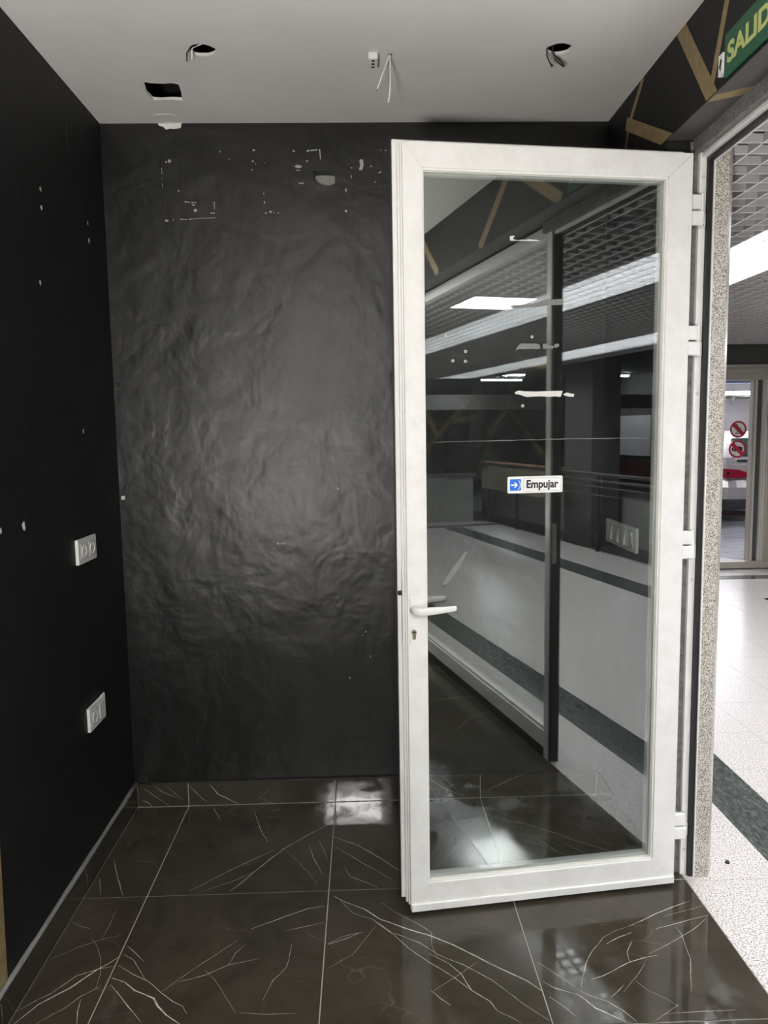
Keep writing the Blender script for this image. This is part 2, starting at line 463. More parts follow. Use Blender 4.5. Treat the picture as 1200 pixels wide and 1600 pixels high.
# ------------------------------------------------------------------ traced marks, in metres on their own surface
FLOOR_VEINS = [
(3.2,[(-0.792,-1.128),(-0.758,-1.064),(-0.724,-1.032),(-0.695,-1.006),(-0.672,-0.974),(-0.648,-0.941),(-0.614,-0.907),(-0.603,-0.89)]),
(1.5,[(-0.813,-1.087),(-0.769,-1.047),(-0.743,-1.028),(-0.718,-0.993),(-0.695,-0.96),(-0.641,-0.935),(-0.6,-0.927)]),
(1.2,[(-0.735,-1.131),(-0.708,-1.103),(-0.683,-1.082),(-0.656,-1.041),(-0.612,-1.004)]),
(1.6,[(-0.629,-1.136),(-0.643,-1.092),(-0.65,-1.05)]),
(3.6,[(-0.593,-0.973),(-0.55,-0.992),(-0.514,-1.024),(-0.453,-1.056),(-0.434,-1.085),(-0.403,-1.117),(-0.362,-1.148)]),
(1.5,[(-0.59,-0.924),(-0.537,-0.962),(-0.489,-0.989),(-0.442,-1.033),(-0.398,-1.07),(-0.368,-1.088),(-0.349,-1.117)]),
(1.6,[(-0.588,-0.999),(-0.555,-1.034),(-0.514,-1.082),(-0.495,-1.102),(-0.463,-1.138)]),
(1.3,[(-0.591,-0.84),(-0.561,-0.869),(-0.524,-0.908)]),
(1.1,[(-0.589,-0.878),(-0.553,-0.903),(-0.525,-0.943),(-0.495,-0.986)]),
(0.9,[(-0.709,-0.802),(-0.678,-0.842),(-0.65,-0.895),(-0.631,-0.951),(-0.624,-1.01)]),
(0.7,[(-0.796,-0.888),(-0.735,-0.84),(-0.676,-0.807),(-0.617,-0.788)]),
(0.8,[(-0.678,-0.8),(-0.676,-0.733),(-0.679,-0.67)]),
(0.9,[(-0.799,-0.723),(-0.761,-0.744),(-0.73,-0.757)]),
(1.5,[(-0.403,-0.998),(-0.332,-0.975),(-0.272,-0.937),(-0.187,-0.914)]),
(1.7,[(-0.231,-0.784),(-0.137,-0.731),(-0.065,-0.693),(-0.009,-0.682)]),
(0.9,[(-0.44,-1.035),(-0.367,-0.947),(-0.26,-0.829)]),
(1,[(-0.125,-0.797),(-0.007,-0.763)]),
(1.3,[(0.008,-0.865),(0.069,-0.838),(0.105,-0.816)]),
(1,[(-0.156,-1.079),(-0.137,-1.004),(-0.104,-0.952),(-0.099,-0.86)]),
(0.9,[(-0.272,-0.937),(-0.261,-0.888),(-0.236,-0.853)]),
(0.8,[(-0.213,-1.118),(-0.14,-1.127),(-0.065,-1.127)]),
(0.7,[(-0.222,-1.118),(-0.299,-0.997),(-0.336,-0.955)]),
(2,[(-0.329,-0.586),(-0.306,-0.553),(-0.25,-0.456),(-0.178,-0.341),(-0.098,-0.252),(-0.021,-0.175)]),
(1.3,[(-0.466,-0.579),(-0.404,-0.519),(-0.324,-0.442),(-0.215,-0.35)]),
(0.9,[(-0.42,-0.581),(-0.332,-0.532),(-0.259,-0.476)]),
(1.6,[(-0.498,-0.014),(-0.45,-0.119)]),
(1.3,[(-0.325,-0.06),(-0.278,-0.205),(-0.241,-0.292)]),
(1.2,[(-0.086,-0.323),(-0.061,-0.414),(-0.026,-0.509)]),
(0.9,[(-0.05,-0.29),(-0.01,-0.427)]),
(0.6,[(-0.165,-0.353),(-0.08,-0.486),(-0.04,-0.567)]),
(2,[(-0.783,-0.375),(-0.731,-0.492),(-0.683,-0.59)]),
(1,[(-0.794,-0.488),(-0.76,-0.582)]),
(0.6,[(-0.698,-0.386),(-0.62,-0.405)]),
(2,[(0.006,-0.27),(0.097,-0.333),(0.182,-0.427),(0.237,-0.496)]),
(1.2,[(0.015,-0.34),(0.109,-0.444),(0.214,-0.551)]),
(1.2,[(0.05,-0.472),(0.068,-0.524),(0.161,-0.59)]),
(3,[(0.019,-0.633),(0.056,-0.665),(0.12,-0.706),(0.166,-0.756),(0.24,-0.801),(0.312,-0.838),(0.381,-0.885),(0.445,-0.94),(0.507,-0.993),(0.566,-1.039),(0.6,-1.077)]),
(1.2,[(0.04,-0.657),(0.081,-0.722),(0.143,-0.755),(0.201,-0.821),(0.28,-0.869),(0.333,-0.925),(0.399,-0.968),(0.472,-1.034),(0.541,-1.126),(0.594,-1.181)]),
(1.5,[(0.15,-0.767),(0.208,-0.833),(0.249,-0.894),(0.302,-0.953),(0.365,-1.015),(0.409,-1.068)]),
(1.3,[(0.305,-0.918),(0.358,-0.961),(0.39,-1.007),(0.409,-1.068),(0.452,-1.109),(0.466,-1.144),(0.521,-1.186)]),
(1,[(0.175,-0.677),(0.221,-0.729),(0.279,-0.78),(0.322,-0.827),(0.317,-0.882),(0.328,-0.94)]),
(1.2,[(0.01,-0.861),(0.053,-0.831),(0.112,-0.815)]),
(0.7,[(0.008,-0.969),(0.083,-0.912),(0.112,-0.861),(0.154,-0.785)]),
(0.7,[(0.306,-1.063),(0.365,-1.02),(0.442,-0.96)]),
(1,[(0.299,-1.063),(0.323,-1.095),(0.346,-1.119)]),
(1.6,[(0.611,-1.045),(0.634,-1.069),(0.686,-1.094)]),
(1.1,[(0.613,-0.969),(0.653,-1.019),(0.693,-1.068)]),
(1.2,[(0.613,-1.1),(0.643,-1.136),(0.666,-1.17)]),
(2,[(0.926,-0.828),(0.98,-0.801),(1.032,-0.772),(1.094,-0.744),(1.166,-0.715)]),
(0.9,[(0.707,-1.073),(0.746,-0.985),(0.781,-0.931),(0.832,-0.874),(0.881,-0.844),(0.926,-0.828)]),
(1.3,[(1.004,-0.843),(1.06,-0.827),(1.118,-0.808),(1.193,-0.787)]),
(0.8,[(1.051,-0.787),(1.109,-0.768),(1.193,-0.742)]),
(1.4,[(0.832,-0.903),(0.875,-0.877),(0.926,-0.856)]),
(1.9,[(0.744,-1.043),(0.781,-1.031),(0.814,-1.014),(0.871,-0.982),(0.907,-0.97),(0.934,-0.962),(0.963,-0.958)]),
(1.2,[(0.938,-0.952),(1.003,-0.918),(1.053,-0.889),(1.119,-0.849),(1.177,-0.803)]),
(1,[(1.067,-0.839),(1.07,-0.872),(1.058,-0.934),(1.052,-0.974),(1.022,-1.043),(0.998,-1.101)]),
(2.6,[(0.688,-1.092),(0.707,-1.116),(0.724,-1.145),(0.751,-1.165),(0.787,-1.195)]),
(1.4,[(0.693,-1.075),(0.72,-1.1),(0.764,-1.125),(0.795,-1.159),(0.816,-1.195)]),
(1.1,[(0.912,-0.893),(0.881,-0.939),(0.874,-0.979)]),
(0.8,[(0.863,-1.053),(0.885,-1.09),(0.921,-1.121),(0.943,-1.15)]),
(1,[(0.861,-1.197),(0.9,-1.172),(0.945,-1.144)]),
(1.2,[(0.777,-1.111),(0.807,-1.086),(0.827,-1.067)]),
(0.8,[(0.818,-1.093),(0.874,-1.036),(0.915,-0.987)]),
(0.9,[(0.9,-1.172),(0.959,-1.171),(1.087,-1.168)]),
(1.7,[(0.603,-0.137),(0.666,-0.183),(0.741,-0.215),(0.781,-0.245),(0.843,-0.291),(0.888,-0.335),(0.934,-0.368),(0.979,-0.4),(1.085,-0.468)]),
(1.2,[(0.737,-0.301),(0.77,-0.339),(0.795,-0.371),(0.821,-0.431)]),
(1.2,[(0.697,-0.315),(0.73,-0.342),(0.779,-0.37),(0.806,-0.415)]),
(0.9,[(0.836,-0.343),(0.874,-0.385),(0.918,-0.439)]),
(0.7,[(0.612,-0.068),(0.671,-0.126),(0.738,-0.204)]),
]
SKIRT_VEINS = [
(1.6,[(0.388,0.091),(0.434,0.057),(0.483,0.03),(0.538,0.007)]),
(0.9,[(0.441,0.098),(0.477,0.066),(0.507,0.032)]),
(1.3,[(0.632,0.034),(0.682,0.056),(0.719,0.075),(0.775,0.098)]),
(1.2,[(-0.775,0.078),(-0.743,0.052),(-0.711,0.028),(-0.679,0.004)]),
(0.9,[(-0.741,0.093),(-0.709,0.066),(-0.648,0.039)]),
(1.5,[(-0.789,0.03),(-0.764,0.02),(-0.75,0.001)]),
(0.8,[(-0.69,0.092),(-0.657,0.059),(-0.62,0.025)]),
(2,[(-0.511,0.09),(-0.478,0.047),(-0.399,-0.003)]),
(1.1,[(-0.594,0.087),(-0.548,0.034),(-0.528,0.019)]),
(0.6,[(-0.268,0.062),(-0.311,0.027),(-0.256,0)]),
]
BACK_CHIPS = [
[(-0.572,2.542),(-0.567,2.545),(-0.56,2.538),(-0.567,2.53),(-0.572,2.535)],
[(-0.583,2.535),(-0.578,2.539),(-0.577,2.533),(-0.581,2.53)],
[(-0.599,2.512),(-0.597,2.514),(-0.596,2.491),(-0.599,2.493)],
[(-0.599,2.482),(-0.598,2.482),(-0.597,2.469),(-0.598,2.469)],
[(-0.599,2.457),(-0.597,2.457),(-0.597,2.443),(-0.599,2.443)],
[(-0.54,2.433),(-0.535,2.432),(-0.536,2.426),(-0.539,2.427)],
[(-0.518,2.392),(-0.497,2.39),(-0.498,2.387),(-0.517,2.388)],
[(-0.492,2.39),(-0.472,2.388),(-0.472,2.386),(-0.491,2.386)],
[(-0.485,2.359),(-0.479,2.365),(-0.47,2.361),(-0.477,2.351)],
[(-0.491,2.383),(-0.477,2.379),(-0.48,2.375),(-0.489,2.377)],
[(-0.595,2.325),(-0.588,2.326),(-0.579,2.322),(-0.586,2.317),(-0.593,2.32)],
[(-0.565,2.326),(-0.561,2.326),(-0.561,2.322),(-0.565,2.322)],
[(-0.537,2.329),(-0.52,2.327),(-0.508,2.327),(-0.509,2.324),(-0.535,2.325)],
[(-0.504,2.329),(-0.487,2.327),(-0.488,2.325),(-0.503,2.325)],
[(-0.484,2.329),(-0.402,2.332),(-0.402,2.33),(-0.484,2.328)],
[(-0.407,2.39),(-0.404,2.39),(-0.405,2.362),(-0.407,2.362)],
[(-0.422,2.35),(-0.405,2.349),(-0.405,2.346),(-0.422,2.347)],
[(-0.256,2.577),(-0.249,2.579),(-0.245,2.575),(-0.252,2.571)],
[(-0.26,2.537),(-0.255,2.54),(-0.25,2.536),(-0.255,2.531)],
[(-0.262,2.506),(-0.258,2.507),(-0.255,2.503),(-0.259,2.5)],
[(-0.246,2.528),(-0.243,2.528),(-0.243,2.524),(-0.246,2.524)],
[(-0.212,2.531),(-0.209,2.531),(-0.21,2.527),(-0.212,2.527)],
[(-0.106,2.57),(-0.1,2.576),(-0.095,2.571),(-0.101,2.568)],
[(-0.053,2.569),(-0.047,2.578),(-0.042,2.571),(-0.049,2.567)],
[(-0.041,2.574),(-0.014,2.578),(-0.01,2.573),(-0.038,2.571)],
[(-0.006,2.578),(-0.001,2.578),(0.002,2.542),(-0.002,2.54),(-0.004,2.563)],
[(-0.099,2.517),(-0.088,2.522),(-0.07,2.517),(-0.074,2.512),(-0.085,2.509),(-0.096,2.513)],
[(-0.056,2.536),(-0.051,2.539),(-0.047,2.535),(-0.052,2.531)],
[(-0.084,2.457),(-0.066,2.456),(-0.066,2.453),(-0.083,2.453)],
[(-0.094,2.503),(-0.078,2.503),(-0.079,2.5),(-0.094,2.5)],
[(0.089,2.434),(0.095,2.436),(0.097,2.425),(0.093,2.421),(0.09,2.427)],
[(0.086,2.353),(0.092,2.357),(0.098,2.352),(0.092,2.347)],
[(0.144,2.503),(0.149,2.519),(0.146,2.535),(0.151,2.541),(0.16,2.538),(0.162,2.518),(0.157,2.503),(0.147,2.5)],
[(0.186,2.516),(0.19,2.518),(0.193,2.514),(0.188,2.512)],
[(0.216,2.492),(0.227,2.497),(0.229,2.493),(0.219,2.489)],
[(0.202,2.459),(0.206,2.459),(0.206,2.455),(0.202,2.455)],
[(-0.2,2.352),(-0.194,2.356),(-0.189,2.351),(-0.195,2.346)],
[(-0.215,2.348),(-0.21,2.35),(-0.208,2.346),(-0.214,2.343)],
[(-0.184,2.349),(-0.18,2.349),(-0.18,2.346),(-0.184,2.346)],
[(-0.168,2.348),(-0.163,2.349),(-0.162,2.345),(-0.167,2.345)],
[(-0.22,2.421),(-0.217,2.421),(-0.216,2.414),(-0.219,2.414)],
[(-0.218,2.391),(-0.215,2.391),(-0.215,2.381),(-0.218,2.381)],
[(-0.345,2.545),(-0.341,2.545),(-0.341,2.541),(-0.345,2.542)],
[(-0.381,2.572),(-0.376,2.575),(-0.373,2.57),(-0.378,2.567)],
[(0.113,2.511),(0.118,2.512),(0.119,2.508),(0.113,2.508)],
[(0.113,2.483),(0.116,2.483),(0.117,2.472),(0.113,2.472)],
[(0.225,2.575),(0.23,2.575),(0.23,2.571),(0.225,2.571)],
[(0.241,2.573),(0.252,2.574),(0.252,2.571),(0.241,2.571)],
[(0.033,1.298),(0.04,1.295),(0.045,1.29),(0.036,1.292)],
[(-0.208,1.08),(-0.202,1.081),(-0.201,1.077),(-0.207,1.076)],
[(-0.196,1.079),(-0.173,1.079),(-0.173,1.076),(-0.195,1.076)],
[(0.153,0.612),(0.158,0.614),(0.157,0.605),(0.153,0.604)],
[(0.066,0.524),(0.073,0.525),(0.072,0.518),(0.067,0.517)],
[(0.136,0.714),(0.141,0.715),(0.141,0.709),(0.137,0.709)],
[(0.124,0.7),(0.128,0.7),(0.128,0.695),(0.124,0.696)],
]
LEFT_CHIPS = [(-0.568, 2.259), (-0.568, 2.204), (-0.611, 1.975), (-0.176, 2.264), (-0.173, 2.205), (-0.827, 1.266), (-0.961, 1.269), (-0.333, 1.532)]
RESIDUE = [
[(-0.5647,2.0807),(-0.5552,2.0827),(-0.5484,2.0818),(-0.5552,2.0767),(-0.5522,2.0725),(-0.54,2.07),(-0.5286,2.0724),(-0.5172,2.0712),(-0.5057,2.0743),(-0.4962,2.0731),(-0.4828,2.0727),(-0.4693,2.0701),(-0.4827,2.0684),(-0.521,2.0686),(-0.5514,2.0683),(-0.5635,2.0687)],
[(-0.5584,1.883),(-0.5354,1.885),(-0.497,1.8872),(-0.4468,1.9004),(-0.3981,1.9028),(-0.3979,1.8857),(-0.4447,1.8841),(-0.4815,1.8791),(-0.5162,1.8773),(-0.5546,1.8748),(-0.5622,1.8783)],
[(-0.5464,1.7508),(-0.5426,1.7581),(-0.5349,1.7672),(-0.5272,1.7716),(-0.5079,1.7706),(-0.4807,1.771),(-0.471,1.7674),(-0.4682,1.7582),(-0.4767,1.7538),(-0.4962,1.7563),(-0.5194,1.7545),(-0.5349,1.7552)],
[(-0.4613,1.77),(-0.4496,1.7711),(-0.4417,1.7656),(-0.426,1.7638),(-0.4279,1.7564),(-0.4604,1.7557)],
[(-0.4241,1.7693),(-0.4104,1.7712),(-0.4084,1.7638),(-0.4182,1.7583),(-0.4252,1.7601)],
[(-0.5479,1.6268),(-0.5344,1.6322),(-0.5188,1.6295),(-0.4798,1.6285),(-0.4327,1.6297),(-0.3964,1.6302),(-0.4029,1.6116),(-0.4207,1.6139),(-0.4404,1.6119),(-0.4679,1.6143),(-0.5109,1.6124),(-0.5304,1.6193),(-0.546,1.6216)],
[(-0.3951,1.6193),(-0.3832,1.6248),(-0.3713,1.6218),(-0.3594,1.6202),(-0.3612,1.6116),(-0.3771,1.6125),(-0.3891,1.6156)],
[(-0.5641,1.8811),(-0.5538,1.883),(-0.5515,1.8755),(-0.5592,1.8747)],
]
SPOTS = [(-0.7592, 1.7929), (-0.4947, 1.7908), (-0.7387, 1.7202), (-0.7, 1.7189), (-0.6996, 1.7476), (-0.5227, 1.5861)]


# ================================================================== SHOP: the large structure
XL, XR, YB, YF, ZC = -0.819, 1.094, 0.012, -7.30, 2.673      # left wall, right beam, back wall, front wall, ceiling
XE = 1.20                                                   # edge of the shop tiles
YJ = -0.572                                                 # hinge jamb; other jamb at YK
YK = -1.545

def jagged(cx, cy, rx, ry, n=18, amp=.12):
    return [(cx + rx * math.cos(2 * math.pi * i / n) * (1 + random.uniform(-amp, amp)), cy + ry * math.sin(2 * math.pi * i / n) * (1 + random.uniform(-amp, amp))) for i in range(n)]

# floor slab (the grout) with one object per tile
floor = obj('floor', bx(bx(bmesh.new(), (XL - .2, XE - .0015), (YF - .2, .2), (-.06, -.002)), (XE - .0015, XE), (YF, -.56), (-.06, .0004)), M['grout'], label='dark brown veined marble floor of the empty shop', cat='floor', kind='structure')
cols_ = [(-.807, -.6), (-.6, 0), (0, .6), (.6, 1.2)]
G = .0017
tile_at = {}
for r in range(13):
    y1, y0 = -.6 * r, max(-.6 * (r + 1), YF)
    for c, (x0, x1) in enumerate(cols_):
        xx0 = x0 + (G if c else 0); xx1 = x1 - (G if c < 3 else .002)
        tile_at[(c, r)] = (box('tile', (xx0, xx1), (y0 + G, y1 - G), (-.012, 0), M['marble'], floor, bevel=.0006), (xx0, xx1, y0 + G, y1 - G))
tv = {}
for w, pts in FLOOR_VEINS:
    mx = sum(p[0] for p in pts) / len(pts); my = sum(p[1] for p in pts) / len(pts)
    for (c, r), (o, (x0, x1, y0, y1)) in tile_at.items():
        if x0 - .003 <= mx <= x1 + .003 and y0 - .003 <= my <= y1 + .003:
            q = [(min(max(a, x0 + .001), x1 - .001), min(max(b, y0 + .001), y1 - .001)) for a, b in pts]
            ribbon(tv.setdefault((c, r), bmesh.new()), q, w * .00125, XY, .0003)
# a few invented veins on the tiles behind the camera
for (c, r), (o, (x0, x1, y0, y1)) in tile_at.items():
    if r >= 3:
        bm = tv.setdefault((c, r), bmesh.new())
        for k in range(3):
            p = [random.uniform(x0, x1), random.uniform(y0, y1)]; a = random.uniform(0, 6.28); q = [tuple(p)]
            for j in range(5):
                a += random.uniform(-.5, .5); p = [p[0] + .07 * math.cos(a), p[1] + .07 * math.sin(a)]
                q.append((min(max(p[0], x0 + .001), x1 - .001), min(max(p[1], y0 + .001), y1 - .001)))
            ribbon(bm, q, random.uniform(.001, .004), XY, .0003)
for (c, r), bm in tv.items():
    obj('vein', bm, M['vein'], tile_at[(c, r)][0])

# back wall with the broken recess near the top
hole_px = [(-.032, 2.490), (-.028, 2.499), (.012, 2.501), (.048, 2.499), (.053, 2.480), (.052, 2.455), (.036, 2.444), (.012, 2.441), (-.015, 2.449), (-.030, 2.466)]
bm = bmesh.new()
holed(bm, [(XL - .15, -.05), (XR + .2, -.05), (XR + .2, 2.90), (XL - .15, 2.90)], [hole_px], XZ, YB, YB + .10)
wall_back = obj('wall_back', bm, M['black_back'], label='scuffed black painted back wall behind the glass door', cat='wall', kind='structure')
bm = bmesh.new()
bx(bm, (-.06, .08), (YB + .055, YB + .06), (2.42, 2.52))
obj('recess_back', bm, M['grey_wall'], wall_back, label='grey bottom of the broken recess')
bm = bmesh.new()
small = []
for c in BACK_CHIPS:
    w = max(p[0] for p in c) - min(p[0] for p in c); h = max(p[1] for p in c) - min(p[1] for p in c)
    if max(w, h) > .018:
        obj('paint_chip', prism(bmesh.new(), c, XZ, YB - .0006, YB + .001), M['chip'], wall_back)
    else:
        prism(bm, c, XZ, YB - .0006, YB + .001)
obj('paint_speck', bm, M['chip'], wall_back, kind='stuff')
# square clips left in the corner
for z in (1.709, 1.272, .466):
    bm = bx(bmesh.new(), (-.812, -.797), (YB - .006, YB), (z - .008, z + .008), .002)
    obj('corner_clip', bm, M['plastic_shade'] if z == 1.272 else M['black_back'], wall_back)
# faint ridge round the edge of an old panel
for p in ([(-.60, 2.36), (-.60, 2.565), (-.53, 2.565), (-.53, 2.43), (-.505, 2.395), (-.40, 2.395)],):
    bm = ribbon(bmesh.new(), p, .004, XZ, YB - .0008, taper=False)
    obj('filler_ridge', bm, M['black_beam'], wall_back)

# left wall
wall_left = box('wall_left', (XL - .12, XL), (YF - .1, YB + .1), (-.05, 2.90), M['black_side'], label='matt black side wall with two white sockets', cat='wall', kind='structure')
for i, (y, z) in enumerate(LEFT_CHIPS):
    rr = .006 if i != 5 else .010
    obj('paint_chip', prism(bmesh.new(), jagged(y, z, rr * .9, rr * 1.3, 9, .3), YZ, XL - .001, XL + .0006), M['plaster'], wall_left)
obj('scratch', ribbon(bmesh.new(), [(-.326, 2.565), (-.330, 2.50), (-.335, 2.435)], .004, YZ, XL + .0005), M['cement'], wall_left)
# gold paint bands on the side wall (the first one is cut by the left edge of the frame)
BAND_N = [0]
def band(name, parent, a, b, w, frame, d, m=None, clip=None):
    a, b = Vector(a), Vector(b)
    t = (b - a).normalized(); n = Vector((-t.y, t.x)) * w / 2
    P = [a + n, b + n, b - n, a - n]
    BAND_N[0] += 1
    up_ = 1 if frame(0, 0, d).x < 0 or frame is XZ else -1
    d = d + up_ * .0001 * (BAND_N[0] % 3)
    if clip:                                            # cut the band where the painted face ends
        for axis, sgn, lim in ((0, 1, clip[0]), (0, -1, clip[1]), (1, 1, clip[2]), (1, -1, clip[3])):
            out = []
            for i in range(len(P)):
                p, q = P[i], P[(i + 1) % len(P)]
                ip, iq = sgn * (p[axis] - lim) >= 0, sgn * (q[axis] - lim) >= 0
                if ip: out.append(p)
                if ip != iq: out.append(p.lerp(q, (lim - p[axis]) / (q[axis] - p[axis])))
            P = out
    return obj(name, prism(bmesh.new(), [tuple(p) for p in P], frame, d - .0004, d + .0004), m or M['gold'], parent)
band('gold_band', wall_left, (-1.12, .100), (-1.105, .56), .050, YZ, XL + .0006)
for a, b, w in [((-5.2, 1.05), (-6.4, 1.75), .06), ((-6.4, 1.75), (-7.28, 1.30), .06), ((-6.4, 1.75), (-6.05, 2.62), .06), ((-5.4, 2.1), (-6.2, 2.3), .06), ((-6.7, 1.58), (-7.28, 1.0), .06),
                ((-1.105, .56), (-1.9, 1.45), .05), ((-1.9, 1.45), (-1.6, 2.60), .05), ((-1.9, 1.45), (-3.2, 1.9), .05), ((-3.2, 1.9), (-3.0, 2.66), .05), ((-3.2, 1.9), (-4.4, 1.0), .05), ((-4.4, 1.0), (-5.2, 1.05), .05), ((-4.4, 1.0), (-4.2, .1), .05)]:
    band('gold_band', wall_left, a, b, w, YZ, XL + .0006)

# wall in front of the shop (behind the camera), black with gold bands
wall_front = box('wall_front', (XL - .12, XR + .2), (YF - .1, YF), (-.05, 2.90), M['black_beam'], label='black wall with gold bands at the front of the shop', cat='wall', kind='structure')
for a, b in [((-.82, 2.33), (.15, 2.66)), ((-.82, 2.02), (-.20, 1.35)), ((-.30, 1.46), (.05, 2.10)), ((-.20, 1.35), (.5, .55)), ((-.45, 1.62), (-.82, 1.68)), ((.05, 2.1), (1.0, 2.3)), ((.5, .55), (1.05, .9))]:
    band('gold_band', wall_front, a, b, .065, XZ, YF + .0006, None, (XL, XR, .1, ZC))

# right wall: the short piece behind the door, the beam above the opening
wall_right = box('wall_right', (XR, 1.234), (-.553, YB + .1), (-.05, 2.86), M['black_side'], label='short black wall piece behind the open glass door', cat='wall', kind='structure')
bm = bmesh.new()
pts = [(1.168, -.02)] + [(1.168 + random.uniform(-.005, .006), z * .06) for z in range(1, 39)] + [(1.168, 2.39), (1.196, 2.39), (1.196, -.02)]
obj('cement_edge', prism(bm, pts, XZ, -.558, -.550), M['cement'], wall_right, label='rough grey cement edge beside the door frame')
beam = box('wall_right', (XR, 1.235), (YF, -.553), (2.398, 2.86), M['black_beam'], label='black beam with gold bands above the doorway', cat='wall', kind='structure')
for a, b, w in [((-.600, 2.73), (-.868, 2.380), .050), ((-.845, 2.41), (-.96, 2.68), .026), ((-.190, 2.585), (-.60, 2.375), .042), ((-.345, 2.673), (-.215, 2.57), .024), ((-.215, 2.57), (-.15, 2.40), .020),
                ((-1.30, 2.40), (-1.75, 2.67), .05), ((-1.75, 2.67), (-2.1, 2.40), .05), ((-2.7, 2.4), (-3.0, 2.67), .05), ((-3.0, 2.67), (-3.5, 2.4), .05), ((-4.3, 2.4), (-4.6, 2.67), .05), ((-5.4, 2.67), (-5.8, 2.4), .05)]:
    band('gold_band', beam, a, b, w, YZ, XR - .0006, None, (YF + .01, -.005, 2.3985, ZC - .001))
box('soffit_lit_face', (1.0945, 1.1955), (YF + .01, -.555), (2.3945, 2.3985), M['soffit_lit'], beam)  # underside of the beam, carrying the painted-in corridor light
obj('gold_band', prism(bmesh.new(), [(1.0945, -.825), (1.0945, -.870), (1.1955, -.935), (1.1955, -.885)], XY, 2.3938, 2.3946), M['gold'], beam)
# skim of rough filler under the beam, next to the frame
pts = [(1.176 + random.uniform(-.0033, .0033), -.56 - .05 * k) for k in range(0, 22)] + [(1.197, -1.61), (1.197, -.56)]
obj('cement_edge', prism(bmesh.new(), pts, XY, 2.352, 2.3944), M['cement'], beam, label='rough grey filler along the frame head')

# ceiling with two lamp holes and a square cut-out
hole1 = jagged(-.326, -.528, .040, .038, 20, .07)
hole2 = jagged(.764, -.530, .037, .035, 20, .08)
hole3 = [(-.561, -.320), (-.540, -.312), (-.500, -.308), (-.470, -.312), (-.451, -.302), (-.455, -.25), (-.467, -.185), (-.50, -.190), (-.54, -.184), (-.565, -.190), (-.573, -.24)]
hole4 = [(-.575, -.040), (-.545, -.042), (-.522, -.034), (-.524, -.026), (-.56, -.028), (-.577, -.030)]
bm = bmesh.new()
holed(bm, [(XL - .1, YF - .1), (XR + .02, YF - .1), (XR + .02, YB + .05), (XL - .1, YB + .05)], [hole1, hole2, hole3, hole4], XY, ZC, ZC + .009)
ceiling = obj('ceiling', bm, M['ceiling'], label='white plasterboard ceiling with lamp holes left open', cat='ceiling', kind='structure')
box('void_slab', (XL - .1, XR + .1), (YF - .1, YB + .1), (2.86, 2.90), M['void'], ceiling)
for (cx, cy) in ((-.326, -.528), (.764, -.530)):
    pts = []
    bm = bmesh.new()
    out = jagged(cx, cy, .047, .045, 16, .12); inn = jagged(cx, cy, .040, .038, 16, .05)
    for i in range(6, 15):
        a, b, c2, d2 = out[i], out[(i + 1) % 16], inn[(i + 1) % 16], inn[i]
        bm.faces.new([bm.verts.new((*p, ZC - .0012)) for p in (a, b, c2, d2)])
    obj('broken_rim', bm, M['plaster'], ceiling)
obj('broken_rim', prism(bmesh.new(), [(-.570, -.188), (-.50, -.190), (-.466, -.184), (-.470, -.178), (-.51, -.172), (-.55, -.176)], XY, ZC - .0015, ZC + .001), M['plaster'], ceiling)
obj('filler_patch', prism(bmesh.new(), jagged(-.415, -.145, .007, .008, 8, .25), XY, ZC - .0015, ZC + .001), M['plaster'], ceiling)
bm = bmesh.new()
prism(bm, [(-.612, -.03), (-.60, -.065), (-.55, -.072), (-.522, -.062), (-.518, -.012), (-.53, YB), (-.60, YB)], XY, ZC - .0015, ZC + .001)
prism(bm, [(-.605, 2.674), (-.60, 2.664), (-.585, 2.661), (-.575, 2.650), (-.56, 2.654), (-.545, 2.652), (-.52, 2.656), (-.515, 2.674)], XZ, YB - .002, YB)
obj('broken_plaster', bm, M['plaster'], ceiling, label='white broken plaster where ceiling meets back wall')

# skirting
def skirting(name, label, axis, face, wallpos, spans, z1=.098):
    if axis == 'x':
        root = box(name, (spans[0][0], spans[-1][1]), (face + .002, wallpos), (0, z1 - .004), M['grout'], label=label, cat='skirting', kind='structure')
    else:
        a, b = sorted((wallpos, face + (.002 if face < wallpos else -.002)))
        root = box(name, (a, b), (spans[-1][0], spans[0][1]), (0, z1 - .004), M['grout'], label=label, cat='skirting', kind='structure')
    out = []
    for a, b in spans:
        if axis == 'x': out.append(box('skirting_tile', (a + .0015, b - .0015), (face, wallpos), (.002, z1), M['skirting'], root, bevel=.0006))
        else: out.append(box('skirting_tile', tuple(sorted((face, wallpos))), (a + .0015, b - .0015), (.002, z1), M['skirting'], root, bevel=.0006))
    return root, out
bb, bt = skirting('baseboard_back', 'dark marble skirting along the back wall', 'x', 0.0, YB, [(-.807, -.6), (-.6, 0), (0, .6), (.6, 1.085)])
for w, pts in SKIRT_VEINS:
    mx = sum(p[0] for p in pts) / len(pts)
    k = 0 if mx < -.6 else 1 if mx < 0 else 2 if mx < .6 else 3
    x0, x1 = [(-.805, -.602), (-.598, -.002), (.002, .598), (.602, 1.083)][k]
    obj('vein', ribbon(bmesh.new(), [(min(max(a, x0), x1), min(max(b, .004), .096)) for a, b in pts], w * .00125, XZ, -.0003), M['vein'], bt[k])
bl, lt = skirting('baseboard_left', 'dark marble skirting along the left wall', 'y', -.807, XL, [(max(-.6 * (k + 1), YF), -.6 * k) for k in range(13)])
obj('vein', ribbon(bmesh.new(), [(-.02, .03), (-.06, .06), (-.10, .02)], .0016, YZ, -.8067), M['vein'], lt[0])
obj('vein', ribbon(bmesh.new(), [(-.58, .09), (-.56, .05), (-.565, .01)], .0014, YZ, -.8067), M['vein'], lt[0])
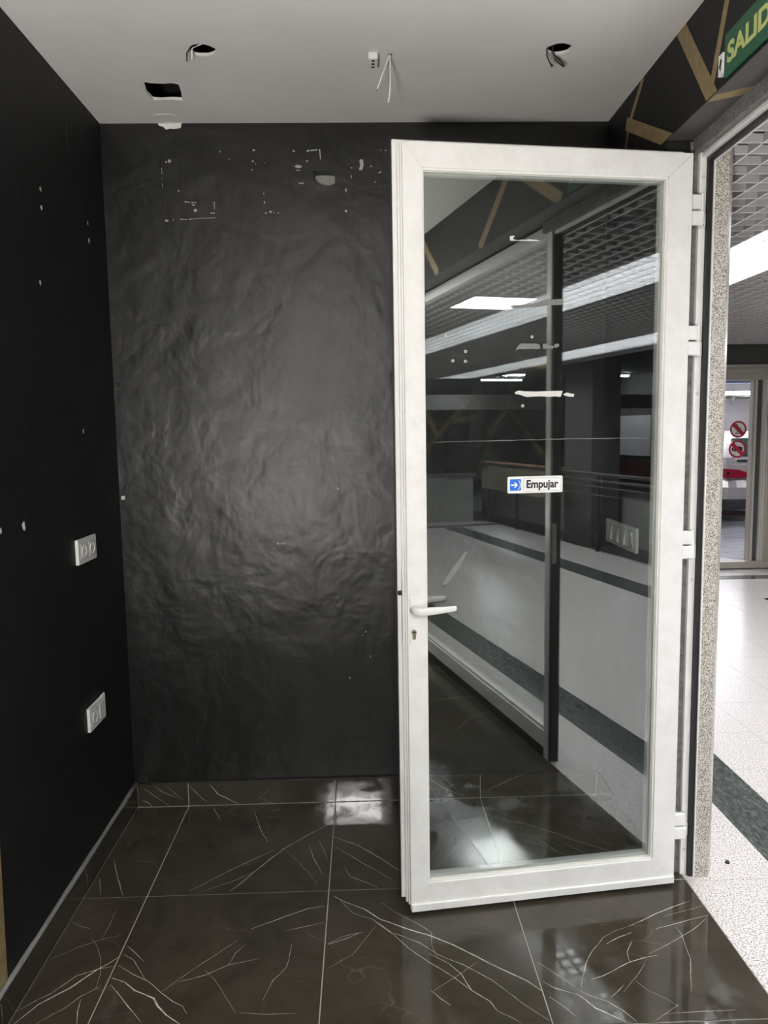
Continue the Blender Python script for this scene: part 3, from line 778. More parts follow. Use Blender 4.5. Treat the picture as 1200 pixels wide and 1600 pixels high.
br, _ = skirting('baseboard_right', 'dark marble skirting on the short wall behind the door', 'y', 1.085, XR, [(-.553, 0)])
# dusty grey sealant on top of the skirting
M['dust'] = mat('dusty grey sealant', (.20, .195, .19), .9)
obj('sealant_bead', tube(bmesh.new(), [(XL + .008, y, .099 + random.uniform(-.001, .001)) for y in [0.004 - .1 * k for k in range(73)]], [.0075 + random.uniform(-.001, .001) for k in range(73)], 8), M['dust'], bl, smooth=True)
obj('sealant_bead', tube(bmesh.new(), [(-.80 + .06 * k, YB - .004, .098 + random.uniform(-.0008, .0008)) for k in range(32)], .005, 8), M['black_beam'], bb, smooth=True)

# light panel in the shop ceiling
pl = empty('ceiling_light', (-.03, -5.0, ZC), 'square white light panel set in the shop ceiling', 'ceiling light')
PX, PY, PH = -.03, -5.05, .30
bm = bmesh.new()
holed(bm, [(PX - PH - .015, PY - PH - .015), (PX + PH + .015, PY - PH - .015), (PX + PH + .015, PY + PH + .015), (PX - PH - .015, PY + PH + .015)], [[(PX - PH, PY - PH), (PX + PH, PY - PH), (PX + PH, PY + PH), (PX - PH, PY + PH)]], XY, ZC - .011, ZC - .0005)
obj('frame', bm, M['pvc'], pl)
box('diffuser', (PX - PH, PX + PH), (PY - PH, PY + PH), (ZC - .008, ZC - .002), M['panel'], pl)

# added fill light on a tripod, unseen behind the camera, to brighten the ceiling
wl = empty('added_fill_light', (-.45, -3.80, 0), 'yellow fill light on a black tripod, added unseen to brighten the shop', 'lamp')
M['fill_lamp_body'] = mat('yellow fill light housing', (.55, .33, .03), .45)
hc = Vector((-.45, -3.75, .85))
tilt = Matrix.Rotation(R(FILL_TILT), 4, 'X')
def tilted(bm):
    bmesh.ops.transform(bm, matrix=Matrix.Translation(hc) @ Matrix.Rotation(R(-8), 4, 'Z') @ tilt, verts=bm.verts); return bm
hd = obj('housing', tilted(bx(bmesh.new(), (-.20, .20), (-.07, -.006), (-.15, .15), .012, 2)), M['fill_lamp_body'], wl)
obj('light_face', tilted(bx(bmesh.new(), (-.18, .18), (-.006, .0), (-.13, .13))), M['fill_lamp'], wl)
obj('rim', tilted(holed(bmesh.new(), [(-.20, -.15), (.20, -.15), (.20, .15), (-.20, .15)], [[(-.18, -.13), (.18, -.13), (.18, .13), (-.18, .13)]], XZ, -.006, .012)), M['gasket'], wl)
obj('pole', tube(bmesh.new(), [(-.45, -3.80, .10), (-.45, -3.80, .73)], .014, 12), M['gasket'], wl)
obj('bracket', tube(bmesh.new(), [(-.67, -3.77, .85), (-.67, -3.80, .71), (-.45, -3.80, .70), (-.23, -3.80, .71), (-.23, -3.77, .85)], .010, 8), M['gasket'], wl)
for a in (90, 210, 330):
    obj('leg', tube(bmesh.new(), [(-.45, -3.80, .42), (-.45 + .30 * math.cos(R(a)), -3.80 + .30 * math.sin(R(a)), .012)], .011, 10), M['gasket'], wl)

# ================================================================== door frame, window
def post(bm, x, y, z): return bx(bm, x, y, z, .0012)
fr = obj('trim_1', post(bmesh.new(), (1.192, 1.214), (YJ, -.545), (0, 2.378)), M['pvc'], label='white aluminium door frame with black seal round the doorway', cat='door frame', kind='structure')
box('frame_head', (1.198, 1.216), (YK + .002, YJ + .001), (2.338, 2.352), M['pvc'], fr, bevel=.0012)
box('frame_head_trim', (1.205, 1.222), (YK + .002, YJ), (2.352, 2.398), M['pvc'], fr)
box('seal', (1.214, 1.2295), (-.584, -.545), (.0, 2.34), M['gasket'], fr)
box('seal', (1.214, 1.2295), (YK + .002, -.584), (2.326, 2.345), M['gasket'], fr)
box('outer_bead', (1.2295, 1.234), (-.590, -.545), (.0, 2.338), M['pvc'], fr)
box('outer_bead', (1.2295, 1.234), (YK + .002, -.590), (2.322, 2.345), M['pvc'], fr)
# lower jamb (strike side): white post with black seal, fixed glazing beyond
win = obj('window_1', post(bmesh.new(), (1.195, 1.245), (YK - .055, YK - .012), (0, 2.378)), M['pvc'], label='fixed glass shop front in a white frame beside the doorway', cat='window', kind='structure')
box('seal', (1.198, 1.242), (YK - .012, YK), (.0, 2.345), M['gasket'], win)
for y in (-4.45,):
    box('mullion', (1.195, 1.245), (y - .025, y + .025), (.13, 2.33), M['pvc'], win, bevel=.0012)
box('top_rail', (1.195, 1.245), (YF, YK - .055), (2.33, 2.385), M['pvc'], win, bevel=.0012)
box('bottom_rail', (1.195, 1.245), (YF, YK - .055), (.05, .128), M['pvc'], win, bevel=.0012)
box('plinth', (1.198, 1.242), (YF, YK - .055), (0, .05), M['black_beam'], win)
for (a, b) in ((-4.425, YK - .055), (YF, -4.475)):
    box('glazing_bead', (1.205, 1.218), (a, b), (.128, .142), M['pvc'], win)
    box('pane', (1.222, 1.228), (a, b), (.128, 2.33), M['window_glass'], win)
box('strike_plate', (1.2, 1.222), (YK - .001, YK + .002), (.92, 1.10), M['steel'], win, bevel=.0008)

# hinges: four pairs of white blocks between the leaf and the frame
def hinge(z):
    r = bx(bmesh.new(), (1.152, 1.196), (-.606, -.588), (z, z + .042), .003)
    h = obj('hinge', r, M['pvc'], fr)
    r = bx(bmesh.new(), (1.148, 1.187), (-.606, -.588), (z + .047, z + .090), .003)
    obj('hinge_block', r, M['pvc'], h, local=False)
    obj('hinge_plate', bx(bmesh.new(), (1.193, 1.213), (YJ - .007, YJ), (z - .004, z + .044), .003), M['plastic'], h)
    bm = bmesh.new()
    for k in range(3):
        cyl(bm, (1.203, YJ - .0075, z + .006 + .014 * k), (1.203, YJ - .0065, z + .006 + .014 * k), .0036, n=12)
    obj('screw_head', bm, M['dark_metal'], h)
    cyl_bm = cyl(bmesh.new(), (1.1905, -.597, z - .002), (1.1905, -.597, z + .094), .0055, n=12)
    obj('hinge_pin', cyl_bm, M['pvc'], h, smooth=False)
for z in (2.130, 1.737, 1.094, .145):
    hinge(z)
for z in (2.28, 1.62, 1.02, .09):
    obj('frame_plug', cyl(bmesh.new(), (1.204, YJ - .0012, z), (1.204, YJ + .001, z), .006, n=14), M['plastic_shade'], fr)

# ================================================================== the open glass door
DA = R(7.1)
door = empty('door_1', (1.146, -.631, 0), 'white framed glass door standing open into the black shop', 'door', kind='structure', rotz=DA)
W_, Z0, Z1 = .887, .012, 2.330
DF = lambda a, b, d: Vector((a, d, b))      # local: along the leaf, height, depth away from the viewer
def dobj(name, bm, m, parent=door, **k): return obj(name, bm, m, parent, local=True, **k)
gx0, gx1, gz0, gz1 = -.832, -.077, .100, 2.260
ox0, ox1 = -W_, 0.0
gap = .0003
def mitre(parts, o, i, d0, d1, m, names, parent=door):
    (x0, x1, z0, z1), (a0, a1, b0, b1) = o, i
    quads = {'left': [(x0, z0 + gap), (a0, b0 + gap), (a0, b1 - gap), (x0, z1 - gap)], 'right': [(x1, z0 + gap), (x1, z1 - gap), (a1, b1 - gap), (a1, b0 + gap)],
             'top': [(x0 + gap, z1), (a0 + gap, b1), (a1 - gap, b1), (x1 - gap, z1)], 'bottom': [(x0 + gap, z0), (x1 - gap, z0), (a1 - gap, b0), (a0 + gap, b0)]}
    res = {}
    for k, nm in names.items():
        bm = prism(bmesh.new(), quads[k], DF, d0, d1)
        bmesh.ops.recalc_face_normals(bm, faces=bm.faces)
        bmesh.ops.bevel(bm, geom=bm.edges[:], offset=.0009, segments=2, affect='EDGES')
        res[k] = dobj(nm, bm, m, parent)
    return res
NM = {'left': 'stile', 'right': 'stile', 'top': 'top_rail', 'bottom': 'bottom_rail'}
fs = mitre(None, (ox0, ox1, Z0, Z1), (gx0, gx1, gz0, gz1), 0, .016, M['pvc'], NM)
mitre(None, (ox0 - .004, ox1 - .002, Z0 + .012, Z1 + .003), (gx0, gx1, gz0, gz1), .0165, .030, M['pvc'], {k: 'inner_profile' for k in NM})
mitre(None, (ox0 - .010, ox1 - .004, Z0 + .012, Z1 + .006), (gx0 - .012, gx1 + .012, gz0 - .012, gz1 + .012), .0305, .046, M['pvc'], {k: 'inner_profile' for k in NM})
mitre(None, (ox0 - .022, ox1 - .004, Z0 + .020, Z1 + .020), (gx0, gx1, gz0, gz1), .0465, .058, M['pvc'], {k: 'rear_flange' for k in NM})
mitre(None, (ox0 - .0262, ox1 - .004, Z0 + .021, Z1 + .0275), (gx0 - .03, gx1 + .03, gz0 - .03, gz1 + .03), .0585, .064, M['gasket'], {k: 'seal' for k in NM})
# glazing beads: white outer step, dirty line, pale inner bevel
mitre(None, (gx0 - .001, gx1 + .001, gz0 - .001, gz1 + .001), (gx0 + .006, gx1 - .006, gz0 + .006, gz1 - .006), .005, .015, M['pvc'], {k: 'glazing_bead' for k in NM})
mitre(None, (gx0 + .0055, gx1 - .0055, gz0 + .0055, gz1 - .0055), (gx0 + .0085, gx1 - .0085, gz0 + .0085, gz1 - .0085), .011, .018, M['pvc_dirty'], {k: 'glazing_seal' for k in NM})
dobj('pane', prism(bmesh.new(), [(gx0 + .002, gz0 + .002), (gx1 - .002, gz0 + .002), (gx1 - .002, gz1 - .002), (gx0 + .002, gz1 - .002)], DF, .020, .026), M['door_glass'], label='clear reflective glass pane')
mitre(None, (gx0, gx1, gz0, gz1), (gx0 + .012, gx1 - .012, gz0 + .012, gz1 - .012), .0275, .049, M['pvc'], {k: 'rear_bead' for k in NM})
dobj('sweep', bx(bmesh.new(), (ox0 + .001, ox1 - .001), (-.006, .004), (Z0 - .001, Z0 + .024), .002), M['pvc'])
# lock edge
dobj('lock_face', bx(bmesh.new(), (ox0 - .0115, ox0 - .0095), (.032, .045), (.86, 1.10), .0006), M['steel'])
dobj('latch_bolt', bx(bmesh.new(), (ox0 - .0225, ox0 - .010), (.036, .0455), (1.018, 1.031), .002), M['dark_metal'])
# handle set
HX, HZ = -.8705, .990
def rounded(cx, cz, w, h, r, n=5):
    o = []
    for (sx, sz, a0) in ((1, 1, 0), (-1, 1, 90), (-1, -1, 180), (1, -1, 270)):
        for k in range(n + 1):
            a = R(a0 + 90 * k / n)
            o.append((cx + sx * (w / 2 - r) + r * math.cos(a), cz + sz * (h / 2 - r) + r * math.sin(a)))
    return o
def plate(name, cx, cz, w, h, d0, d1, parent, m=M['pvc']):
    bm = prism(bmesh.new(), rounded(cx, cz, w, h, .009), DF, d0, d1)
    bmesh.ops.recalc_face_normals(bm, faces=bm.faces)
    es = [e for e in bm.edges if abs(e.verts[0].co.y - d0) < 1e-6 and abs(e.verts[1].co.y - d0) < 1e-6]
    bmesh.ops.bevel(bm, geom=es, offset=min(.003, abs(d1 - d0) * .5), segments=2, affect='EDGES')
    return dobj(name, bm, m, parent)
def lever(side, parent, dx=0.0):
    """lever handle: neck out of the plate, then a flattened tapering grip pointing to the hinges; side -1 = viewer side"""
    d = 0.0 if side < 0 else .064
    bm = bmesh.new()
    path = [(HX + dx, d), (HX + dx, d + side * .020), (HX + dx + .004, d + side * .036), (HX + dx + .018, d + side * .044), (HX + dx + .05, d + side * .045), (HX + dx + .09, d + side * .042), (HX + dx + .118, d + side * .038), (HX + dx + .124, d + side * .038)]
    hh = [.012, .012, .0125, .0125, .0115, .0095, .0080, .0065]
    tt = [.011, .011, .0105, .0085, .0070, .0060, .0055, .0045]
    rings = []
    n = 16
    for i, (x, y) in enumerate(path):
        a, b = path[max(i - 1, 0)], path[min(i + 1, len(path) - 1)]
        t = Vector((b[0] - a[0], b[1] - a[1])).normalized(); nrm = Vector((-t.y, t.x))
        rg = []
        for k in range(n):
            an = 2 * math.pi * k / n
            ca, sa = math.cos(an), math.sin(an)
            ca = math.copysign(abs(ca) ** .7, ca); sa = math.copysign(abs(sa) ** .7, sa)
            rg.append(bm.verts.new((x + nrm.x * tt[i] * ca, y + nrm.y * tt[i] * ca, HZ - .008 + hh[i] * sa + (.002 if i > 3 else 0) + .0012 * max(0, i - 4))))
        rings.append(rg)
    for p, q in zip(rings, rings[1:]):
        for k in range(n): bm.faces.new((p[k], p[(k + 1) % n], q[(k + 1) % n], q[k]))
    bm.faces.new(rings[0]); bm.faces.new(rings[-1][::-1])
    return dobj('lever', bm, M['pvc'], parent, smooth=True)
hp = plate('handle', HX + .002, HZ + .004, .028, .068, -.008, 0, door)
lever(-1, hp)
hp2 = plate('handle', HX + .002, HZ + .010, .028, .068, .072, .064, door)
lever(1, hp2)
lp = plate('lock_plate', HX + .001, .902, .028, .064, -.006, 0, door)
bm = prism(bmesh.new(), [(HX + .001 + .0082 * math.cos(a), .912 + .0082 * math.sin(a)) for a in [R(-52 + k * 284 / 14) for k in range(15)]] + [(HX - .004, .893), (HX - .0025, .890), (HX + .0045, .890), (HX + .006, .893)], DF, -.0095, -.005)
lc = dobj('lock_cylinder', bm, M['brass'], lp)
dobj('keyhole', bx(bmesh.new(), (HX - .0035, HX + .0055), (-.0102, -.0094), (.9105, .9135)), M['hole'], lp)
# push sign stuck on the pane
SX0, SX1, SZ0, SZ1 = -.570, -.394, 1.3215, 1.3725
sg = dobj('push_sign', prism(bmesh.new(), rounded((SX0 + SX1) / 2, (SZ0 + SZ1) / 2, SX1 - SX0, SZ1 - SZ0, .005), DF, .0185, .0199), M['sign_white'], label='white sticker reading Empujar with a blue arrow')
cz = (SZ0 + SZ1) / 2
bx0 = SX0 + .0075
dobj('blue_square', prism(bmesh.new(), rounded(bx0 + .0175, cz, .035, .035, .002), DF, .0181, .0185), M['sign_blue'], sg)
ar = [(bx0 + .003, cz + .0022), (bx0 + .018, cz + .0022), (bx0 + .0125, cz + .0085), (bx0 + .0165, cz + .0085), (bx0 + .0255, cz), (bx0 + .0165, cz - .0085), (bx0 + .0125, cz - .0085), (bx0 + .018, cz - .0022), (bx0 + .003, cz - .0022)]
dobj('arrow', prism(bmesh.new(), ar, DF, .0178, .0182), M['sign_white'], sg)
arc = [(bx0 + .0165 + .016 * math.cos(R(a)), cz + .016 * math.sin(R(a)) * 1.05) for a in range(-58, 59, 8)]
bm = ribbon(bmesh.new(), arc, .0026, DF, .0179, taper=False)
dobj('arc', bm, M['sign_white'], sg)
fx0, fx1, fz0, fz1 = SX0 + .0505, SX1 - .0045, SZ0 + .005, SZ1 - .005
bm = bmesh.new()
holed(bm, rounded((fx0 + fx1) / 2, cz, fx1 - fx0, fz1 - fz0, .003), [rounded((fx0 + fx1) / 2, cz, fx1 - fx0 - .0016, fz1 - fz0 - .0016, .0025)], DF, .0181, .0185)
dobj('border_line', bm, M['sign_grey'], sg)
bm, tw = text_bm('Empujar', .0335, .0011, .0002)
k_ = (fx1 - fx0 - .019) / tw
for v in bm.verts:
    v.co = Vector((fx0 + .0095 + v.co.x * k_, .0181 - v.co.z, cz - .0095 + v.co.y))
dobj('lettering', bm, M['sign_black'], sg)
# adhesive left on the pane by old stickers
for i, r_ in enumerate(RESIDUE):
    dobj('adhesive_residue', prism(bmesh.new(), r_, DF, .0194, .0199), M['residue'] if i in (0, 5, 6, 7) else M['residue_thin'])
bm = bmesh.new()
for (a, b) in SPOTS:
    holed(bm, [(a + .0045 * math.cos(k * .524), b + .0045 * math.sin(k * .524)) for k in range(12)], [[(a + .002 * math.cos(k * .524), b + .002 * math.sin(k * .524)) for k in range(12)]], DF, .0196, .0199)
dobj('residue_spot', bm, M['residue'], kind='stuff')
dobj('scratch', ribbon(bmesh.new(), [(-.80, 1.481), (-.5, 1.484), (-.10, 1.483)], .0011, DF, .0196), M['scratch'])
dobj('smear', prism(bmesh.new(), [(-.7043, 1.1498), (-.694, 1.1455), (-.7325, 1.083), (-.7393, 1.0754), (-.7624, 1.0476), (-.7778, 1.0483), (-.7623, 1.0726)], DF, .0196, .0199), M['residue_thin'])

# ================================================================== sign, sockets, switches, wires
# exit sign on the beam: its own board, lettering in relief
sb = box('exit_sign', (1.084, 1.0935), (-1.237, -.940), (2.405, 2.510), M['sign_green'], bevel=.001, label='green exit sign with lime letters on the black beam', cat='sign')
bm, tw = text_bm('SALIDA', .066, .0024, .0003)
k_ = .262 / tw
for v in bm.verts:
    v.co = Vector((1.0838 - v.co.z, -.957 - v.co.x * k_, 2.4335 + v.co.y))
obj('lettering', bm, M['sign_lime'], sb)
tg = box('label_tag', (1.081, 1.0935), (-.9385, -.914), (2.418, 2.470), M['sign_white'], bevel=.0008, label='small white tag with a black mark left of the exit sign', cat='tag')
obj('mark', prism(bmesh.new(), [(-.934, 2.452), (-.927, 2.458), (-.922, 2.446), (-.919, 2.440), (-.926, 2.430), (-.930, 2.427), (-.929, 2.436)], YZ, 1.0805, 1.0812), M['sign_black'], tg)

def wall_plate(name, label, cat, x, sgn, y0, y1, z0, z1, group=None):
    """cover plate on a side wall; sgn = direction the plate faces (+1 = +x)"""
    root = empty(name, (x, (y0 + y1) / 2, z0), label, cat, group)
    bm = bmesh.new()
    bx(bm, tuple(sorted((x, x + sgn * .011))), (y0, y1), (z0, z1), .003, 2)
    obj('cover_plate', bm, M['plastic'], root)
    return root
def socket_insert(root, x, y, z, s=.052):
    ins = box('insert', (x + .0105, x + .0125), (y - s / 2, y + s / 2), (z - s / 2, z + s / 2), M['plastic_shade'], root, bevel=.0008)
    bm = bmesh.new()
    outer = [(y + .0205 * math.cos(R(k * 15)), z + .0205 * math.sin(R(k * 15))) for k in range(24)]
    inner = [(y + .0185 * math.cos(R(k * 15)), z + .0185 * math.sin(R(k * 15))) for k in range(24)]
    holed(bm, outer, [inner], YZ, x + .0115, x + .0145)
    obj('socket_ring', bm, M['plastic'], ins)
    bm = bmesh.new()
    prism(bm, inner, YZ, x + .0120, x + .0128)
    obj('socket_face', bm, M['plastic'], ins)
    bm = bmesh.new()
    for dy in (-.0095, .0095):
        cyl(bm, (x + .0126, y + dy, z), (x + .0131, y + dy, z), .0026, n=10)
    obj('pin_hole', bm, M['hole'], ins)
s1 = wall_plate('wall_socket', 'white double socket, upper of the two on the left wall', 'socket', XL, 1, -.468, -.300, 1.088, 1.172)
socket_insert(s1, XL, -.420, 1.130); socket_insert(s1, XL, -.346, 1.130)
s2 = wall_plate('wall_socket', 'white plate with one socket and two slots, low on the left wall', 'socket', XL, 1, -.452, -.298, .505, .588)
socket_insert(s2, XL, -.408, .546)
for dy in (-.352, -.328):
    box('data_module', (XL + .0105, XL + .0135), (dy - .010, dy + .010), (.522, .570), M['plastic_shade'], s2, bevel=.001)
box('bent_corner', (XL + .004, XL + .010), (-.330, -.298), (.586, .594), M['plastic'], s2, bevel=.001)
sw = wall_plate('light_switch', 'white four gang light switch seen through the door glass', 'light switch', XR, -1, -.392, -.070, 1.078, 1.166)
for k in range(4):
    y = -.105 - k * .0725 - .012
    fr_ = box('rocker_frame', (XR - .0125, XR - .0105), (y - .032, y + .032), (1.090, 1.154), M['plastic_shade'], sw, bevel=.0008)
    bm = bmesh.new()
    t0, t1 = (.0195, .012) if k != 3 else (.012, .019)
    P = [(XR - .0125, y - .028, 1.094), (XR - .0125, y + .028, 1.094), (XR - .0125, y + .028, 1.150), (XR - .0125, y - .028, 1.150)]
    Q = [(XR - t0, y - .027, 1.095), (XR - .013, y + .027, 1.095), (XR - .013, y + .027, 1.149), (XR - t1, y - .027, 1.149)]
    a = [bm.verts.new(p) for p in P]; b = [bm.verts.new(p) for p in Q]
    bm.faces.new(a[::-1]); bm.faces.new((b[0], b[1], b[2])); bm.faces.new((b[0], b[2], b[3]))
    for i in range(4): bm.faces.new((a[i], a[(i + 1) % 4], b[(i + 1) % 4], b[i]))
    obj('rocker', bm, M['plastic'], fr_)

# terminal block and loose wires under the ceiling
tb = empty('terminal_block', (.193, -.483, ZC), 'small white terminal block screwed to the ceiling', 'connector')
bm = bx(bmesh.new(), (.178, .208), (-.517, -.452), (ZC - .020, ZC), .003)
obj('block', bm, M['plastic'], tb)
bm = bmesh.new()
for y in (-.502, -.482, -.463):
    cyl(bm, (.193, y, ZC - .0215), (.193, y, ZC - .0195), .005, n=10)
obj('terminal_screw', bm, M['dark_metal'], tb)
w1 = empty('hanging_wires', (.245, -.498, ZC), 'pair of white wires hanging from the middle of the ceiling', 'wires')
obj('wire', tube(bmesh.new(), [(.246, -.498, ZC + .01), (.240, -.497, ZC - .012), (.222, -.494, ZC - .055), (.205, -.490, ZC - .098)], .0022), M['plastic'], w1, smooth=True)
obj('wire', tube(bmesh.new(), [(.246, -.498, ZC + .01), (.245, -.497, ZC - .02), (.245, -.496, ZC - .085), (.243, -.494, ZC - .115), (.238, -.493, ZC - .140)], .0022), M['plastic'], w1, smooth=True)
obj('copper_end', tube(bmesh.new(), [(.205, -.490, ZC - .097), (.201, -.489, ZC - .104)], .0012), M['dark_metal'], w1)
obj('wire_hole', cyl(bmesh.new(), (.246, -.499, ZC - .0012), (.246, -.499, ZC - .0002), .007, n=12), M['cement'], w1)
w2 = empty('hanging_wires', (.735, -.54, ZC), 'two dark wires poking out of the right ceiling hole', 'wires')
obj('wire', tube(bmesh.new(), [(.752, -.540, ZC + .03), (.735, -.545, ZC + .004), (.722, -.545, ZC - .006), (.722, -.543, ZC - .025), (.732, -.541, ZC - .045), (.741, -.540, ZC - .055)], [.0022, .0022, .0022, .0022, .0022, .0042]), M['dark_metal'], w2, smooth=True)
obj('wire', tube(bmesh.new(), [(.745, -.520, ZC + .03), (.748, -.515, ZC - .006), (.757, -.512, ZC - .018), (.772, -.510, ZC - .030), (.786, -.509, ZC - .041)], [.003, .003, .006, .0055, .0035]), M['dark_metal'], w2, smooth=True)
w3 = empty('hanging_wires', (-.36, -.535, ZC), 'short pale wire hooked out of the left ceiling hole', 'wires')
obj('wire', tube(bmesh.new(), [(-.335, -.54, ZC + .02), (-.362, -.538, ZC - .003), (-.371, -.534, ZC - .012), (-.372, -.530, ZC - .034)], .002), M['dark_metal'], w3, smooth=True)
obj('wire', tube(bmesh.new(), [(-.30, -.535, ZC + .022), (-.33, -.535, ZC + .012), (-.355, -.53, ZC + .004), (-.358, -.526, ZC - .028)], .002), M['plastic'], w3, smooth=True)
# ================================================================== corridor outside the shop
# granite cladding of the pillar beside the frame and the wall beyond it
gp = obj('wall_corridor', bx(bmesh.new(), (1.2345, 1.303), (-.500, 4.82), (-.05, 2.40)), M['granite_pillar'], label='beige speckled granite wall beside the doorway', cat='wall', kind='structure')
pp = [(1.234, -.590), (1.276, -.590), (1.282, -.586), (1.301, -.560), (1.303, -.553), (1.303, -.50), (1.234, -.50)]
obj('pillar', prism(bmesh.new(), pp, XY, -.02, 2.40), M['granite_pillar'], gp)
for z in (1.62,):
    obj('joint', prism(bmesh.new(), [(1.234, -.5906), (1.276, -.5906), (1.2825, -.5865), (1.2825, -.58), (1.234, -.58)], XY, z, z + .0015), M['joint'], gp)

cf = box('floor', (XE, 4.66), (-10.2, 4.9), (-.06, -.0015), M['joint'], label='pale granite corridor floor with dark green borders', cat='floor', kind='structure')
g = .0009
rows = [-.21 - .4 * k for k in range(26)][::-1] + [-.21 + .4 * k for k in range(1, 13)]
rows = [r for r in rows if -9.61 <= r <= 4.29]
rows = [-9.6] + rows + [4.29]
colx = [1.2, 1.53, 1.75, 2.05, 2.45, 2.85, 3.25, 3.65, 3.96, 4.19, 4.62]
far = bmesh.new(); farg = bmesh.new()
for y0, y1 in zip(rows, rows[1:]):
    if y1 - y0 < .02: continue
    for i, (x0, x1) in enumerate(zip(colx, colx[1:])):
        green = i == 1 or (i == 7 and y0 < 3.0)
        off = .064 if green else 0
        a, b = y0 + g + off, y1 - g + off
        if -3.8 < y0 < 3.3:
            box('tile', (x0 + g, x1 - g), (a, b), (-.02, 0), M['green_stone'] if green else M['granite_floor'], cf)
        else:
            bx(farg if green else far, (x0 + g, x1 - g), (a, b), (-.02, 0))
for y0, y1, m_ in ((4.29, 4.48, 1), (4.48, 4.84, 0), (-9.8, -9.6, 1), (-10.2, -9.8, 0)):
    bx(farg if m_ else far, (1.31 if y0 > 0 else 1.2, 4.62), (y0 + g, y1 - g), (-.02, .0 if y0 < 0 or not m_ else .0))
obj('far_tiles', far, M['granite_floor'], cf, kind='stuff')
obj('far_border_tiles', farg, M['green_stone'], cf, kind='stuff')
nut = obj('rubber_plug', cyl(bmesh.new(), (1.385, -.513, 0), (1.385, -.513, .008), .008, .006, n=14), M['dark_metal'], label='small dark plug lying on the pale floor outside', cat='plug')

# white grille ceiling, slab above, two long light troughs lying on it
GZ = 2.352
cg = box('ceiling', (1.235, 4.75), (-10.3, 4.9), (2.80, 2.86), M['soffit'], label='white open grille ceiling of the corridor', cat='ceiling', kind='structure')
pitch = .0905
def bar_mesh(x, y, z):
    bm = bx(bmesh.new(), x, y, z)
    me = bpy.data.meshes.new('bar'); bm.to_mesh(me); bm.free(); me.materials.append(M['grille']); me.materials.append(M['grille_side_shaded'])
    for p in me.polygons: p.material_index = 0 if p.normal.z < -.5 else 1  # only undersides stay white, sides take the painted shade
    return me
BH = .026
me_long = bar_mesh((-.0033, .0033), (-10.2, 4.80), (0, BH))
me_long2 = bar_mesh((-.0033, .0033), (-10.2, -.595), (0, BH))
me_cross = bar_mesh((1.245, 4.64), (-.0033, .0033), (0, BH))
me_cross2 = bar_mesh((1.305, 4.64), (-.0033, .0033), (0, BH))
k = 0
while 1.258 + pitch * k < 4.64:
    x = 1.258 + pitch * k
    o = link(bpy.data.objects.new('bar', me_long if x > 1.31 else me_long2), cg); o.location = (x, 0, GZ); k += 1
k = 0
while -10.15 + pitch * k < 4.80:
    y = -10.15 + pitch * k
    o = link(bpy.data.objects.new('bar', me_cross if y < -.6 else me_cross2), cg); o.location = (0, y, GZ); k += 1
for (x0, x1, ye, lab) in ((1.925, 2.335, 4.7, 'long bright light trough above the grille, nearest the shop door'), (3.80, 4.30, 1.8, 'long bright light trough above the grille, over the railing side')):
    t = empty('light_trough', ((x0 + x1) / 2, -2.7, GZ + BH), lab, 'ceiling light')
    zz = GZ + BH + .009
    box('diffuser', (x0, x1), (-10.1, ye), (zz, zz + .008), M['lamp'], t)
    box('side_panel', (x0 - .055, x0 - .001), (-10.1, ye), (zz - .008, zz + .11), M['grille'], t)
    box('side_panel', (x1 + .001, x1 + .02), (-10.1, ye), (zz - .008, zz + .11), M['grille'], t)
    box('housing', (x0, x1), (-10.1, ye), (zz + .02, zz + .11), M['grille'], t)

# end of the corridor: green stone wall with an aluminium sliding door
ew = obj('wall_end', bx(bx(bx(bmesh.new(), (1.345, 4.9), (4.83, 4.99), (2.135, 2.84)), (1.345, 1.9), (4.83, 4.99), (0, 2.135)), (4.46, 4.9), (4.83, 4.99), (0, 2.135)), M['lintel_stone'], label='dark green stone wall at the corridor end', cat='wall', kind='structure')
d2 = empty('door_2', (3.2, 4.86, 0), 'aluminium framed sliding glass door at the far corridor end', 'door', kind='structure')
box('frame_head', (1.9, 4.46), (4.80, 4.94), (1.992, 2.112), M['alu'], d2, bevel=.002)
box('frame_head', (1.9, 4.46), (4.81, 4.93), (2.114, 2.150), M['alu'], d2, bevel=.002)
box('frame_post', (4.375, 4.46), (4.80, 4.94), (.07, 1.992), M['alu'], d2, bevel=.002)
box('frame_post', (1.9, 1.985), (4.80, 4.94), (.07, 1.992), M['alu'], d2, bevel=.002)
box('bottom_rail', (1.9, 4.46), (4.80, 4.90), (.012, .082), M['alu'], d2, bevel=.002)
for (a, b, m_) in ((4.215, 4.232, 'alu'), (4.238, 4.262, 'alu_light'), (4.325, 4.345, 'alu_light'), (4.350, 4.372, 'alu_light')):
    box('stile', (a, b), (4.83, 4.90), (.082, 1.992), M[m_], d2)
box('dark_gap_strip', (4.262, 4.325), (4.86, 4.90), (.082, 1.992), M['concrete'], d2)  # solid dark strip standing in for the gap between the stiles
box('pane', (1.985, 3.10), (4.86, 4.868), (.082, 1.992), M['far_glass'], d2)
box('pane', (3.14, 4.215), (4.86, 4.868), (.082, 1.992), M['far_glass'], d2)
box('stile', (3.10, 3.14), (4.83, 4.90), (.082, 1.992), M['alu'], d2)
EF = lambda a, b, d: Vector((a, d, b))
